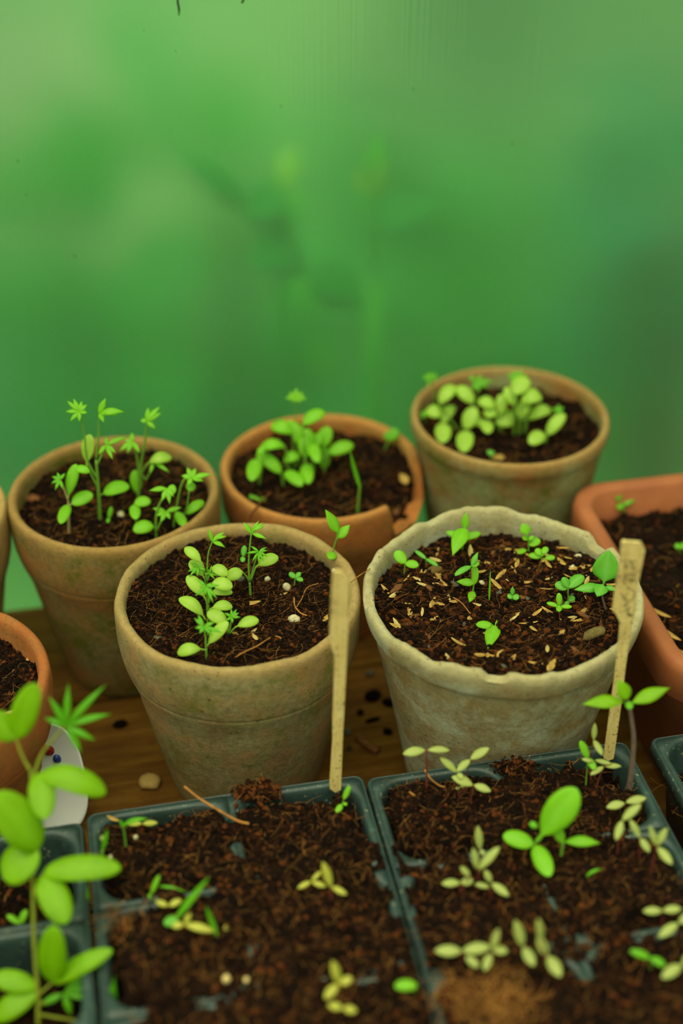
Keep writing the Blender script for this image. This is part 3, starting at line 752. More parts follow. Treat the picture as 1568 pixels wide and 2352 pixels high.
# --- chipped whitish pot
plant('largest bright seedling at back of the chipped pot, oval leaf hanging towards viewer', 'B', (1061, 1264),
      [('ovate', 1068, 1214, 1039, 1276, 38, .75, .10), ('ovate', 1067, 1214, 1070, 1177, 18, .15, .05), ('oval', 1058, 1235, 1025, 1222, 14, .6, .08), ('oval', 1066, 1238, 1103, 1225, 16, .6, .08)],
      [[5, (1061, 1264), (1064, 1236), (1068, 1214)], [3, (1062, 1240), (1058, 1235)], [3, (1063, 1240), (1066, 1238)]], GR)
plant('two-leaved round seedling at left of the chipped pot', 'B', (928, 1320), [('oval', 930, 1294, 908, 1266, 26, .5, .04), ('oval', 931, 1294, 961, 1299, 19, .8, .04)], leaf=GR, sw=4)
plant('slim two-leaved seedling beside the round one in the chipped pot', 'B', (979, 1296), [('oval', 978, 1284, 953, 1265, 10, .6, .05), ('oval', 979, 1284, 1005, 1300, 10, .8, .05)], leaf=MI, sw=3)
plant('slender seedling in the chipped pot, top leaf upright and bluish', 'B', (1080, 1362),
      [('lance', 1082, 1302, 1098, 1267, 14, .3, .05), ('oval', 1081, 1301, 1044, 1322, 14, .8, .08), ('oval', 1083, 1301, 1100, 1292, 13, .6, .12, GR)], [[4, (1080, 1362), (1081, 1302)]], MI, 'stem_red')
plant('seedling with four fresh leaves directly before the slender one in the chipped pot', 'B', (1084, 1366),
      [('oval', 1088, 1342, 1091, 1300, 20, .3, .05), ('ovate', 1088, 1340, 1048, 1336, 18, .6, .10), ('ovate', 1086, 1359, 1078, 1384, 19, .9, .05)], [[5, (1084, 1366), (1086, 1355), (1088, 1340)]], GR)
plant('single upright grass blade in the middle of the chipped pot', 'B', (1123, 1383), [('blade', 1123, 1381, 1126, 1308, 5, 0, -.04)], [[3, (1123, 1383), (1123, 1378)]], GR, name='grass_blade', cat='grass')
plant('tiny three-leaved sprout in the centre of the chipped pot', 'B', (1175, 1386), [('lance', 1176, 1368, 1177, 1346, 11, .2, .03), ('oval', 1176, 1369, 1165, 1372, 14, .8, .05), ('oval', 1177, 1369, 1191, 1375, 15, .8, .05)], [[3, (1175, 1386), (1176, 1368)]], MI)
plant('back seedling in the chipped pot with a round leaf held up at left', 'B', (1214, 1266),
      [('round', 1211, 1230, 1199, 1202, 25, .3, .05), ('oval', 1212, 1240, 1200, 1232, 12, .6, .05), ('oval', 1214, 1252, 1240, 1240, 20, .5, .05), ('oval', 1208, 1263, 1187, 1271, 13, .8, .05), ('oval', 1213, 1240, 1225, 1232, 10, .5, .05)],
      [[4, (1214, 1266), (1213, 1245), (1211, 1230)], [3, (1214, 1266), (1208, 1263)], [3, (1214, 1262), (1214, 1252)]], GR)
plant('low cluster-leaved seedling right of the back one in the chipped pot', 'B', (1244, 1288),
      [('oval', 1241, 1276, 1231, 1260, 16, .5, .05), ('oval', 1243, 1278, 1247, 1264, 13, .5, .05), ('oval', 1246, 1272, 1256, 1257, 15, .6, .05), ('oval', 1252, 1282, 1274, 1281, 13, .7, .05), ('oval', 1240, 1280, 1214, 1275, 14, .7, .05)],
      [[3, (1244, 1288), (1242, 1276)], [3, (1244, 1288), (1252, 1282)], [3, (1244, 1286), (1240, 1280)]], GR)
plant('low seedling in the chipped pot with four leaves spread like a cross', 'B', (1284, 1418),
      [('oval', 1284, 1390, 1283, 1362, 14, .3, .04), ('oval', 1283, 1393, 1255, 1385, 10, .7, .06), ('oval', 1286, 1394, 1313, 1394, 10, .7, .06), ('oval', 1284, 1391, 1283, 1405, 14, .95, .05)], [[4, (1284, 1418), (1284, 1392)]], GR, 'stem_red')
plant('seedling with glossy rounded leaves left of the large round leaf in the chipped pot', 'B', (1306, 1388),
      [('oval', 1304, 1350, 1292, 1326, 19, .3, .05), ('oval', 1305, 1349, 1340, 1323, 26, .5, .08), ('oval', 1303, 1352, 1274, 1341, 21, .7, .08), ('oval', 1304, 1350, 1316, 1346, 10, .7, .08), ('oval', 1305, 1380, 1319, 1371, 15, .5, .05), ('oval', 1306, 1382, 1297, 1390, 10, .8, .05)],
      [[4, (1306, 1388), (1304, 1350)]], MI)
plant('hairy-stemmed seedling with one large round leaf beside the inscribed wooden label', 'B', (1389, 1404),
      [('round', 1386, 1340, 1398, 1264, 62, .2, .03), ('ovate', 1378, 1350, 1318, 1355, 23, .6, .08), ('round', 1385, 1342, 1371, 1370, 34, .85, .06), ('ovate', 1390, 1348, 1416, 1356, 13, .7, .06)],
      [[6, (1389, 1404), (1383, 1372), (1384, 1345)], [4, (1384, 1345), (1386, 1340)]], MI, 'stem_purple')
plant('seedling nearest the front rim of the chipped pot, broad leaf facing viewer', 'B', (1131, 1452),
      [('ovate', 1138, 1437, 1120, 1490, 34, .95, .05), ('oval', 1140, 1441, 1173, 1460, 18, .8, .08), ('oval', 1134, 1441, 1093, 1434, 18, .7, .08), ('blade', 1138, 1439, 1141, 1424, 5, .3, .02)], [[4, (1131, 1452), (1137, 1438)]], GR)

# --- back-left pot
plant('leftmost seedling in the green-stained pot with a feathery tuft on its left', 'C', (157, 1215),
      [('spat', 156, 1146, 175, 1066, 27, .2, .04), ('oval', 157, 1160, 139, 1203, 26, .8, .06), ('oval', 165, 1157, 213, 1135, 30, .5, .08), ('oval', 172, 1076, 206, 1084, 19, .5, .16)]
      + fan(138, 1102, [(120, 1095), (132, 1086), (149, 1088), (119, 1110), (127, 1125), (144, 1123)], 9, .5, 'lance', FE),
      [[7, (157, 1215), (158, 1165)], [5, (158, 1165), (156, 1146)], [4, (157, 1150), (146, 1120), (138, 1102)], [4, (158, 1163), (165, 1157)]], GR, 'stem_pale')
plant('tallest seedling in the green-stained pot with two feathery heads against the wall', 'C', (230, 1192),
      fan(182, 946, [(155, 922), (169, 917), (188, 922), (199, 930), (152, 946), (200, 949), (162, 967), (183, 968)], 12, .35, 'lance', GR)
      + [('lance', 227, 950, 243, 914, 15, .2, .05), ('lance', 228, 952, 287, 947, 17, .4, .2), ('lance', 235, 944, 268, 955, 13, .4, .1), ('lance', 228, 950, 238, 970, 12, .6, .06),
         ('spat', 199, 1070, 207, 998, 30, .15, .03, L), ('oval', 238, 1133, 297, 1117, 30, .5, .14)]
      + fan(244, 1022, [(289, 1005), (258, 1054), (227, 1043), (244, 1005), (265, 1040)], 13, .5, 'lance', GR),
      [[9, (230, 1192), (226, 1124), (221, 1056)], [5, (224, 1100), (200, 1056), (194, 1000), (184, 950)], [5, (221, 1056), (226, 1000), (228, 950)], [5, (222, 1070), (244, 1022)], [5, (225, 1120), (199, 1070)], [4, (227, 1140), (238, 1133)]], GR, 'stem_green')
plant('second tall seedling in the green-stained pot, feathery head right of the first', 'C', (318, 1145),
      fan(337, 968, [(340, 937), (369, 950), (323, 966), (356, 985), (366, 936)], 14, .35, 'lance', GR) + fan(304, 1014, [(276, 1036), (303, 995), (320, 1040), (288, 1012), (293, 1040)], 14, .5, 'lance', GR)
      + [('spat', 336, 1068, 394, 1051, 26, .5, .22, L), ('spat', 317, 1142, 309, 1080, 27, .2, .03)] + fan(352, 1062, [(345, 1087), (387, 1084), (371, 1043), (375, 1070)], 11, .5, 'lance', GR),
      [[7, (318, 1145), (322, 1079), (333, 1010), (337, 970)], [6, (320, 1110), (316, 1060), (306, 1014)], [5, (322, 1090), (336, 1068)], [4, (322, 1085), (336, 1100), (352, 1062)]], GR)
plant('seedling with two oval leaves at right angles in the green-stained pot', 'C', (313, 1200), [('oval', 309, 1156, 346, 1152, 24, .5, .10), ('oval', 308, 1160, 312, 1193, 25, .8, .05)], leaf=GR)
plant('front seedling in the green-stained pot beside the rim of the mossy pot', 'C', (358, 1226),
      [('oval', 352, 1208, 306, 1218, 30, .7, .12), ('oval', 384, 1124, 404, 1128, 24, .5, .1)] + fan(384, 1122, [(345, 1127), (389, 1156), (372, 1150), (398, 1140)], 15, .5, 'lance', GR) + fan(381, 1175, [(352, 1168), (415, 1166), (369, 1199), (390, 1192), (360, 1185)], 14, .5, 'lance', GR),
      [[6, (358, 1226), (360, 1175), (384, 1124)], [5, (358, 1222), (381, 1175)], [4, (358, 1218), (352, 1208)]], GR)
plant('rightmost seedling in the green-stained pot, one leaf holed', 'C', (398, 1205),
      fan(440, 1098, [(418, 1093), (449, 1077), (484, 1090), (432, 1115), (430, 1075), (465, 1105)], 15, .5, 'lance', GR) + [('oval', 434, 1128, 442, 1108, 22, .4, .05), ('oval', 428, 1180, 468, 1152, 22, .5, .2), ('oval', 406, 1176, 424, 1210, 23, .9, .03)],
      [[5, (398, 1205), (407, 1155), (420, 1105), (440, 1098)], [4, (400, 1200), (426, 1176), (434, 1128)]], GR)
plant('tiny sprout in the bare soil at centre of the green-stained pot', 'C', (250, 1203), [('oval', 250, 1190, 256, 1164, 11, .2, .03), ('oval', 250, 1190, 247, 1201, 9, .7, .03)], leaf=FE, sw=3)

# --- broken pot
_gd = 'clump of seedlings in the broken pot'; _ld = ['leftmost seedling of the clump in the broken pot, leaf hanging down', 'front seedling of the clump in the broken pot with two slanting leaves', 'seedling in the broken pot whose leaf arches over the left of the clump', 'seedling at the back left of the clump, topping the rim of the broken pot', 'seedling in the broken pot with the highest leaf reaching over the rim', 'rightmost seedling of the clump in the broken pot, leaf pointing right', 'seedling in the middle of the clump in the broken pot']
for lab_, (root, lv) in zip(_ld, (((596, 1120), [('oval', 590, 1055, 577, 1105, 30, .8, .06), ('oval', 606, 1040, 594, 1030, 22, .4, .1)]),
                 ((650, 1118), [('oval', 645, 1086, 590, 1044, 27, .45, .12), ('oval', 655, 1084, 694, 1116, 26, .8, .08)]),
                 ((670, 1100), [('oval', 653, 1024, 596, 1034, 22, .5, .22), ('oval', 652, 1058, 687, 1046, 22, .5, .15)]),
                 ((676, 1085), [('oval', 672, 992, 622, 978, 28, .5, .16), ('oval', 698, 1028, 662, 966, 28, .3, .1)]),
                 ((700, 1100), [('oval', 696, 974, 745, 946, 26, .4, .12), ('oval', 702, 1066, 709, 1111, 29, .85, .05), ('oval', 702, 1050, 697, 1003, 26, .3, .05)]),
                 ((744, 1082), [('oval', 744, 1076, 745, 1026, 24, .3, .05), ('oval', 741, 1026, 753, 980, 30, .3, .05), ('oval', 754, 1040, 811, 1022, 27, .5, .10)]),
                 ((720, 1088), [('oval', 712, 1016, 730, 1063, 26, .8, .08), ('oval', 716, 1020, 700, 985, 24, .3, .1), ('oval', 722, 1030, 735, 995, 22, .4, .1)]))):
    plant(lab_, 'D', root, [l_[:5] + (l_[5] * 1.12, l_[6], l_[7] * 1.3) for l_ in lv], leaf=GR, group=_gd)
plant('one taller feathery head rising behind the clump of the broken pot', 'D', (690, 1060), fan(680, 914, [(656, 915), (680, 892), (704, 917), (664, 902), (697, 902), (672, 924), (690, 925)], 12, .35, 'lance', GR), [[4, (690, 1060), (680, 985), (680, 914)]], GR)
plant('bent grass blade right of the clump in the broken pot', 'D', (821, 1166), [('blade', 826, 1118, 804, 1036, 10, 0, -.05)], [[7, (821, 1166), (824, 1140), (826, 1118)]], FE, name='grass_blade', cat='grass')
plant('lone sprout against the back-right rim of the broken pot', 'D', (884, 1036), [('oval', 893, 1010, 912, 986, 26, .3, .05), ('oval', 893, 1010, 884, 994, 16, .3, .05)], leaf=FE)
plant('small pale sprout at lower left of the broken pot', 'D', (597, 1162), [('oval', 598, 1152, 572, 1138, 12, .6, .05), ('oval', 598, 1152, 610, 1143, 9, .5, .05)], leaf=FE, sw=3)

# --- back-right pot
_ge = 'clump of seedlings in the back right pot'; _le = ['leftmost seedling of the back right clump, oval leaf dangling', 'seedling at the upper left of the back right clump, two leaves apart', 'seedling in the back right pot with the lowest dangling leaf', 'seedling left of the middle in the back right clump, small leaf below', 'seedling in the middle of the back right clump, broadest leaf', 'seedling in the back right clump carrying the topmost broad leaf', 'seedling in the back right clump arching right under the topmost leaf', 'seedling right of the middle in the back right clump, long arched leaf', 'rightmost seedling of the back right clump, standing slightly apart']
for lab_, (root, lv) in zip(_le, (((1014, 985), [('oval', 1018, 972, 1016, 1018, 33, .8, .05), ('oval', 1012, 955, 980, 940, 27, .6, .14), ('oval', 1014, 972, 1043, 932, 23, .4, .12)]),
                 ((1056, 985), [('oval', 1009, 926, 1045, 887, 27, .4, .16), ('oval', 1086, 925, 1048, 889, 27, .4, .12)]),
                 ((1071, 1000), [('oval', 1070, 990, 1065, 1039, 35, .8, .05), ('oval', 1069, 985, 1091, 935, 31, .3, .08)]),
                 ((1112, 990), [('oval', 1112, 964, 1121, 996, 26, .8, .06), ('oval', 1110, 965, 1090, 975, 20, .6, .1), ('oval', 1135, 935, 1098, 920, 24, .5, .14)]),
                 ((1152, 992), [('oval', 1138, 970, 1183, 957, 36, .5, .10), ('oval', 1140, 950, 1110, 945, 26, .5, .1), ('oval', 1150, 950, 1152, 905, 24, .3, .08)]),
                 ((1180, 1000), [('oval', 1180, 905, 1210, 868, 36, .4, .08), ('oval', 1182, 930, 1160, 890, 24, .3, .08)]),
                 ((1192, 1003), [('oval', 1197, 922, 1244, 912, 30, .5, .26), ('oval', 1192, 955, 1215, 920, 26, .3, .08)]),
                 ((1204, 998), [('oval', 1212, 962, 1265, 942, 25, .5, .26), ('oval', 1205, 965, 1190, 935, 22, .3, .08)]),
                 ((1252, 1021), [('oval', 1257, 998, 1296, 950, 26, .3, .10), ('oval', 1249, 996, 1215, 1019, 29, .75, .08)]))):
    plant(lab_, 'E', root, [l_[:5] + (l_[5] * 1.14, l_[6], l_[7] * 1.3) for l_ in lv], leaf=L, group=_ge)
plant('feathery tuft in the back right pot, rising behind the left half of the clump', 'E', (1095, 965), fan(1093, 880, [(1077, 863), (1106, 862), (1132, 876), (1100, 900), (1085, 895), (1120, 890)], 13, .4, 'lance', FE), [[5, (1095, 965), (1093, 880)]], FE)
plant('feathery tuft topping the clump of the back right pot', 'E', (1180, 980), fan(1185, 868, [(1165, 860), (1180, 850), (1200, 850), (1212, 862), (1168, 872)], 11, .4, 'lance', FE), [[5, (1180, 980), (1185, 868)]], FE)
plant('small feathery leaf at right end of the clump in the back right pot', 'E', (1250, 1005), fan(1280, 945, [(1268, 938), (1283, 929), (1294, 936), (1292, 950)], 10, .4, 'lance', FE), [[4, (1250, 1005), (1265, 970), (1280, 945)]], FE)
plant('wispy seedling leaning out over the left rim of the back right pot', 'E', (1005, 950), fan(990, 872, [(968, 868), (975, 858), (988, 853), (1003, 856), (1006, 868), (980, 885)], 9, .35, 'lance', FE), [[4, (1005, 950), (998, 915), (990, 872)]], FE)
plant('tiny sprout at the left wall inside the back right pot', 'E', (978, 968), fan(974, 955, [(966, 948), (976, 943), (984, 952), (968, 960)], 9, .5, 'oval', FE), sw=3)
plant('tiny dark sprout beside a tan chip at the front of the back right pot', 'E', (1128, 1050), [('oval', 1127, 1046, 1121, 1034, 11, .5, .05), ('oval', 1128, 1046, 1133, 1036, 9, .5, .05)], leaf=MI, sw=3)

# --- trough
zt = 0.082
plant('upright green sprout in the trough beside the pot', zt, (1432, 1178), [('oval', 1422, 1150, 1410, 1118, 20, .3, .05), ('oval', 1432, 1160, 1455, 1142, 18, .5, .05), ('oval', 1428, 1158, 1420, 1170, 16, .7, .05)], leaf=FE, sw=4)
plant('green sprout in the trough cut by the right edge of the picture', zt, (1562, 1268), [('oval', 1561, 1260, 1550, 1250, 14, .5, .05), ('oval', 1562, 1260, 1578, 1248, 16, .5, .05)], leaf=FE, sw=3)

# --- middle and right trays
zs = TZ + 0.003
plant('yellowish two-leaved seedling at the upper left corner of the middle tray', zs, (329, 1908), [('oval', 326, 1892, 294, 1894, 12, .6, .05), ('oval', 327, 1892, 362, 1890, 14, .6, .05)], leaf=YE, stem='stem_red', sw=3)
plant('thin green sprout with an arching leaf behind the yellowish pair, middle tray', zs, (289, 1942), [('blade', 284, 1896, 341, 1881, 11, .5, .22), ('blade', 283, 1900, 275, 1882, 8, .2, .02)], [[6, (289, 1942), (285, 1910), (283, 1897)]], FE)
plant('green shoot carrying a pale seed coat at the left edge of the middle tray', zs, (233, 1976), [('blade', 236, 1950, 247, 1905, 13, .1, .05), ('oval', 240, 1932, 232, 1919, 14, .5, .1, 'leaf_olive')], [[10, (233, 1976), (236, 1950)]], FE)
plant('short green shoot with a bent blade by the left divider, middle tray', zs, (346, 2058), [('oval', 347, 2054, 366, 2010, 12, .3, .05), ('oval', 347, 2056, 340, 2060, 9, .6, .05)], [[5, (346, 2058), (347, 2054)]], GR)
plant('thin grass blade bowing right near the left divider, middle tray', zs, (366, 2042), [('blade', 367, 2036, 428, 2050, 7, .4, .14)], [[3, (366, 2042), (367, 2036)]], FE, name='grass_blade', cat='grass')
plant('yellow two-leaved seedling left of the long green blade, middle tray', zs, (388, 2096), [('oval', 386, 2081, 357, 2070, 15, .6, .05), ('oval', 388, 2081, 417, 2067, 16, .6, .05)], leaf=YE, stem='stem_red', sw=3)
plant('shoot with the longest slanting green blade and a pale leaf, middle tray', zs, (410, 2126), [('blade', 409, 2104, 480, 2015, 17, .15, .03), ('oval', 412, 2114, 376, 2120, 24, .6, .08, MI)], [[7, (410, 2126), (409, 2104)]], FE)
plant('yellow-green seedling with a long leaf pointing right, front of the middle tray', zs, (424, 2144), [('oval', 422, 2124, 394, 2128, 17, .6, .08), ('oval', 424, 2124, 491, 2140, 21, .7, .1), ('oval', 424, 2122, 437, 2098, 15, .3, .05)], leaf=YE, stem='stem_red', sw=4)
plant('narrow green blade right of the yellow-green seedling, middle tray', zs, (498, 2150), [('blade', 497, 2146, 473, 2082, 13, .1, -.08)], [[5, (498, 2150), (497, 2144)]], FE, name='grass_blade', cat='grass')
plant('single tiny round yellow-green leaf poking from soil, middle tray', zs, (522, 2138), [('oval', 524, 2136, 516, 2126, 15, .6, .05)], leaf=YE, sw=3)
plant('yellow-green seedling left of the pair in the centre of the middle tray', zs, (716, 2046), [('oval', 714, 2025, 683, 2041, 13, .7, .05), ('oval', 715, 2024, 738, 2001, 11, .5, .05), ('oval', 716, 2026, 748, 2037, 14, .7, .05)], leaf=YE, stem='stem_red', sw=4)
plant('yellow-green seedling with the tall leaf, right of the pair in the middle tray', zs, (760, 2076), [('oval', 760, 2038, 741, 1980, 22, .25, .04), ('oval', 762, 2037, 796, 2055, 15, .7, .05)], leaf=YE, stem='stem_red', sw=5)
plant('small fresh sprout at the foot of the plain wooden label', zs, (783, 1858), [('oval', 789, 1836, 803, 1805, 13, .3, .03), ('oval', 785, 1848, 772, 1866, 14, .8, .05), ('oval', 787, 1845, 797, 1848, 8, .6, .03)], [[3, (783, 1858), (786, 1845), (789, 1836)]], GR)
plant('blurred yellow-green seedling with three leaves at the bottom of the middle tray', zs, (780, 2280), [('oval', 777, 2258, 763, 2207, 24, .3, .04), ('oval', 779, 2260, 809, 2246, 22, .6, .05), ('oval', 776, 2261, 745, 2294, 24, .8, .05)], leaf=YE, stem='stem_red', sw=5)
plant('blurred yellow-green two-leaved seedling lowest in the middle tray', zs, (788, 2334), [('oval', 786, 2316, 753, 2308, 20, .6, .05), ('oval', 788, 2316, 819, 2323, 20, .7, .05)], leaf=YE, stem='stem_red', sw=4)
plant('single bright oval leaf beside a bare plastic divider at the bottom', zs, (952, 2274), [('oval', 957, 2264, 906, 2265, 26, .7, .08)], leaf=GR, sw=4)

go = None
plant('olive seedling with two level leaves before the gap between the front pots', zs, (979, 1814), [('oval', 976, 1723, 925, 1732, 23, .6, .10), ('oval', 982, 1723, 1032, 1724, 17, .5, .10)], [[5, (979, 1814), (980, 1770), (979, 1722)]], OL, 'stem_red')
plant('olive seedling whose leaf points up left at the back of the right tray', zs, (1052, 1828), [('oval', 1049, 1774, 1010, 1740, 18, .4, .05), ('oval', 1051, 1774, 1062, 1790, 14, .7, .05)], [[3, (1052, 1828), (1049, 1772)]], OL, 'stem_red')
plant('olive seedling whose leaf points up right against the chipped pot', zs, (1066, 1812), [('oval', 1079, 1745, 1049, 1772, 19, .7, .05), ('oval', 1080, 1744, 1123, 1718, 22, .4, .05)], [[3, (1066, 1812), (1072, 1775), (1079, 1744)]], OL, 'stem_red')
plant('olive seedling with leaves slanting down right, back of the right tray', zs, (1081, 1842), [('oval', 1085, 1804, 1037, 1784, 24, .5, .06), ('oval', 1088, 1803, 1127, 1818, 20, .7, .06)], [[3, (1081, 1842), (1086, 1803)]], OL, 'stem_red')
plant('tiny pinkish sprout under the slanting olive seedling', zs, (1054, 1826), [('oval', 1056, 1808, 1046, 1812, 8, .6, .05, 'leaf_olive'), ('oval', 1057, 1808, 1069, 1802, 8, .6, .05, 'leaf_olive')], leaf=OL, stem='stem_red', sw=3)
plant('olive seedling with the single topmost leaf of the blurred central cluster', zs, (1104, 1975), [('oval', 1102, 1952, 1097, 1897, 20, .3, .04), ('oval', 1103, 1952, 1112, 1964, 12, .7, .04, 'leaf_olive')], leaf=OL, stem='stem_red', sw=4)
plant('olive seedling reaching up right in the blurred central cluster', zs, (1100, 2040), [('oval', 1098, 1997, 1147, 1945, 22, .4, .05), ('oval', 1095, 1995, 1086, 1948, 18, .3, .05)], leaf=OL, stem='stem_red', sw=4)
plant('olive seedling lying level at left of the blurred central cluster', zs, (1060, 2052), [('oval', 1056, 2028, 1014, 2030, 19, .6, .05), ('oval', 1058, 2028, 1086, 2022, 20, .6, .05), ('oval', 1078, 2012, 1057, 1991, 15, .4, .05)], leaf=OL, stem='stem_red', sw=4)
plant('olive seedling pointing down right in the blurred central cluster', zs, (1126, 2052), [('oval', 1129, 2029, 1168, 2058, 21, .8, .05), ('oval', 1127, 2027, 1113, 1998, 17, .4, .05), ('oval', 1124, 2038, 1090, 2031, 14, .6, .05)], leaf=OL, stem='stem_red', sw=4)
plant('large bright green seedling with a big spoon-shaped leaf in the right tray', zs, (1224, 1968),
      [('spat', 1233, 1932, 1324, 1811, 72, .2, .03), ('oval', 1224, 1940, 1155, 1919, 38, .6, .06), ('oval', 1229, 1942, 1262, 2013, 42, .9, .04), ('oval', 1233, 1900, 1216, 1890, 15, .5, .05, FE)],
      [[8, (1224, 1968), (1228, 1940), (1233, 1928)]], GR)
plant('bright green seedling with a drooping right leaf beside the big spoon-leaved one', zs, (1288, 1968), [('oval', 1292, 1936, 1272, 1893, 24, .3, .05), ('lance', 1295, 1934, 1379, 1938, 25, .6, .14)], [[9, (1288, 1968), (1293, 1934)]], GR)
plant('thin green hoop sprout in bare soil of the right tray', zs, (1344, 2022), [('blade', 1346, 2014, 1382, 1996, 7, .4, .25)], [[4, (1344, 2022), (1346, 2014)]], FE, name='grass_blade', cat='grass')
plant('olive seedling with the topmost level leaf pair at the right tray rim', zs, (1437, 1872), [('oval', 1434, 1845, 1392, 1855, 21, .6, .06), ('oval', 1437, 1843, 1484, 1833, 20, .5, .06)], leaf=OL, stem='stem_red', sw=3)
plant('olive seedling with one leaf up right and one down, right tray rim', zs, (1418, 1958), [('oval', 1429, 1884, 1471, 1847, 22, .4, .05), ('oval', 1428, 1885, 1414, 1930, 20, .7, .05)], [[4, (1418, 1958), (1420, 1920), (1429, 1884)]], OL, 'stem_red')
plant('olive seedling slanting down right between its neighbours at the right rim', zs, (1468, 1975), [('oval', 1469, 1925, 1446, 1882, 17, .4, .05), ('oval', 1471, 1926, 1491, 1958, 19, .8, .05)], leaf=OL, stem='stem_red', sw=4)
plant('olive seedling with three leaves nearest the right tray wall', zs, (1494, 2008), [('oval', 1506, 1942, 1492, 1897, 16, .3, .05), ('oval', 1509, 1942, 1531, 1901, 18, .3, .05), ('oval', 1510, 1946, 1543, 1986, 22, .8, .05)], [[4, (1494, 2008), (1507, 1944)]], OL, 'stem_red')
plant('olive seedling with a red stalk and upright leaves left of the inscribed label', zs, (1356, 1796), [('oval', 1363, 1699, 1366, 1661, 14, .2, .03), ('oval', 1363, 1700, 1383, 1735, 16, .8, .05)], [[4, (1356, 1796), (1358, 1730), (1363, 1699)]], OL, 'stem_red')
plant('bright green narrow seedling in front of the red-stalked one', zs, (1345, 1802), [('oval', 1350, 1742, 1332, 1702, 18, .3, .04), ('oval', 1350, 1742, 1366, 1768, 17, .8, .05)], [[4, (1345, 1802), (1350, 1742)]], GR)
plant('olive seedling with flat leaves at the foot of the inscribed label', zs, (1368, 1812), [('oval', 1404, 1755, 1366, 1746, 12, .5, .05), ('oval', 1388, 1760, 1426, 1760, 13, .6, .05), ('oval', 1386, 1761, 1355, 1780, 14, .8, .05), ('oval', 1360, 1750, 1335, 1743, 10, .5, .05)], [[4, (1368, 1812), (1376, 1785), (1387, 1760)], [3, (1387, 1760), (1404, 1755)], [3, (1356, 1796), (1360, 1750)]], OL, 'stem_red')
plant('tall seedling with a furry grey-purple stem right of the inscribed label', zs, (1444, 1811),
      [('lance', 1432, 1612, 1337, 1618, 31, .5, .06), ('lance', 1450, 1615, 1538, 1580, 33, .4, .06), ('ovate', 1440, 1606, 1418, 1561, 34, .25, .05), ('oval', 1443, 1612, 1446, 1629, 18, .8, .06, FE)],
      [[13, (1444, 1811), (1451, 1760), (1455, 1702), (1451, 1660), (1443, 1612)], [4, (1443, 1616), (1432, 1612)], [4, (1444, 1618), (1450, 1615)]], 'leaf_bright', 'stem_purple')
plant('blurred olive seedling with level leaves at left of the front row, right tray', zs, (1062, 2212), [('oval', 1060, 2185, 998, 2184, 28, .6, .05), ('oval', 1062, 2184, 1126, 2175, 28, .5, .05)], leaf=OL, stem='stem_red', sw=5)
plant('blurred olive seedling second from left in the front row, one leaf upright', zs, (1132, 2212), [('oval', 1130, 2182, 1166, 2185, 21, .6, .05), ('oval', 1130, 2180, 1145, 2133, 19, .3, .05), ('oval', 1126, 2190, 1112, 2230, 22, .8, .05)], leaf=OL, stem='stem_red', sw=5)
plant('blurred short olive leaf below the front row at left, right tray', zs, (1082, 2224), [('oval', 1070, 2196, 1099, 2222, 21, .8, .05)], leaf=OL, stem='stem_red', sw=4)
plant('blurred olive seedling third in the front row, leaves in an upright line', zs, (1206, 2208), [('oval', 1200, 2174, 1183, 2114, 26, .3, .05), ('oval', 1202, 2176, 1226, 2219, 28, .8, .05)], leaf=OL, stem='stem_red', sw=5)
plant('blurred olive seedling rightmost of the front row, lowest leaf largest', zs, (1262, 2228), [('oval', 1255, 2194, 1234, 2152, 26, .4, .05), ('oval', 1258, 2196, 1287, 2244, 32, .85, .05), ('oval', 1242, 2160, 1235, 2110, 19, .2, .05)], leaf=OL, stem='stem_red', sw=5)
plant('blurred olive seedling over the bare plastic divider near the right edge', zs, (1522, 2116), [('oval', 1520, 2092, 1476, 2093, 20, .6, .05), ('oval', 1522, 2092, 1564, 2087, 20, .5, .05)], leaf=OL, stem='stem_red', sw=4)
plant('blurred olive seedling cut by the right edge below the divider', zs, (1556, 2146), [('oval', 1556, 2121, 1512, 2153, 24, .7, .05), ('oval', 1558, 2120, 1594, 2098, 24, .4, .05)], leaf=OL, stem='stem_red', sw=4)
plant('blurred darker green two-leaved seedling at lower right', zs, (1494, 2222), [('oval', 1492, 2200, 1447, 2183, 18, .5, .05), ('oval', 1494, 2201, 1527, 2218, 18, .7, .05)], leaf=FE, sw=4)
plant('blurred olive seedling at the right edge, lowest of all', zs, (1562, 2240), [('oval', 1564, 2217, 1519, 2247, 28, .8, .05), ('oval', 1566, 2216, 1602, 2186, 26, .4, .05)], leaf=OL, stem='stem_red', sw=4)

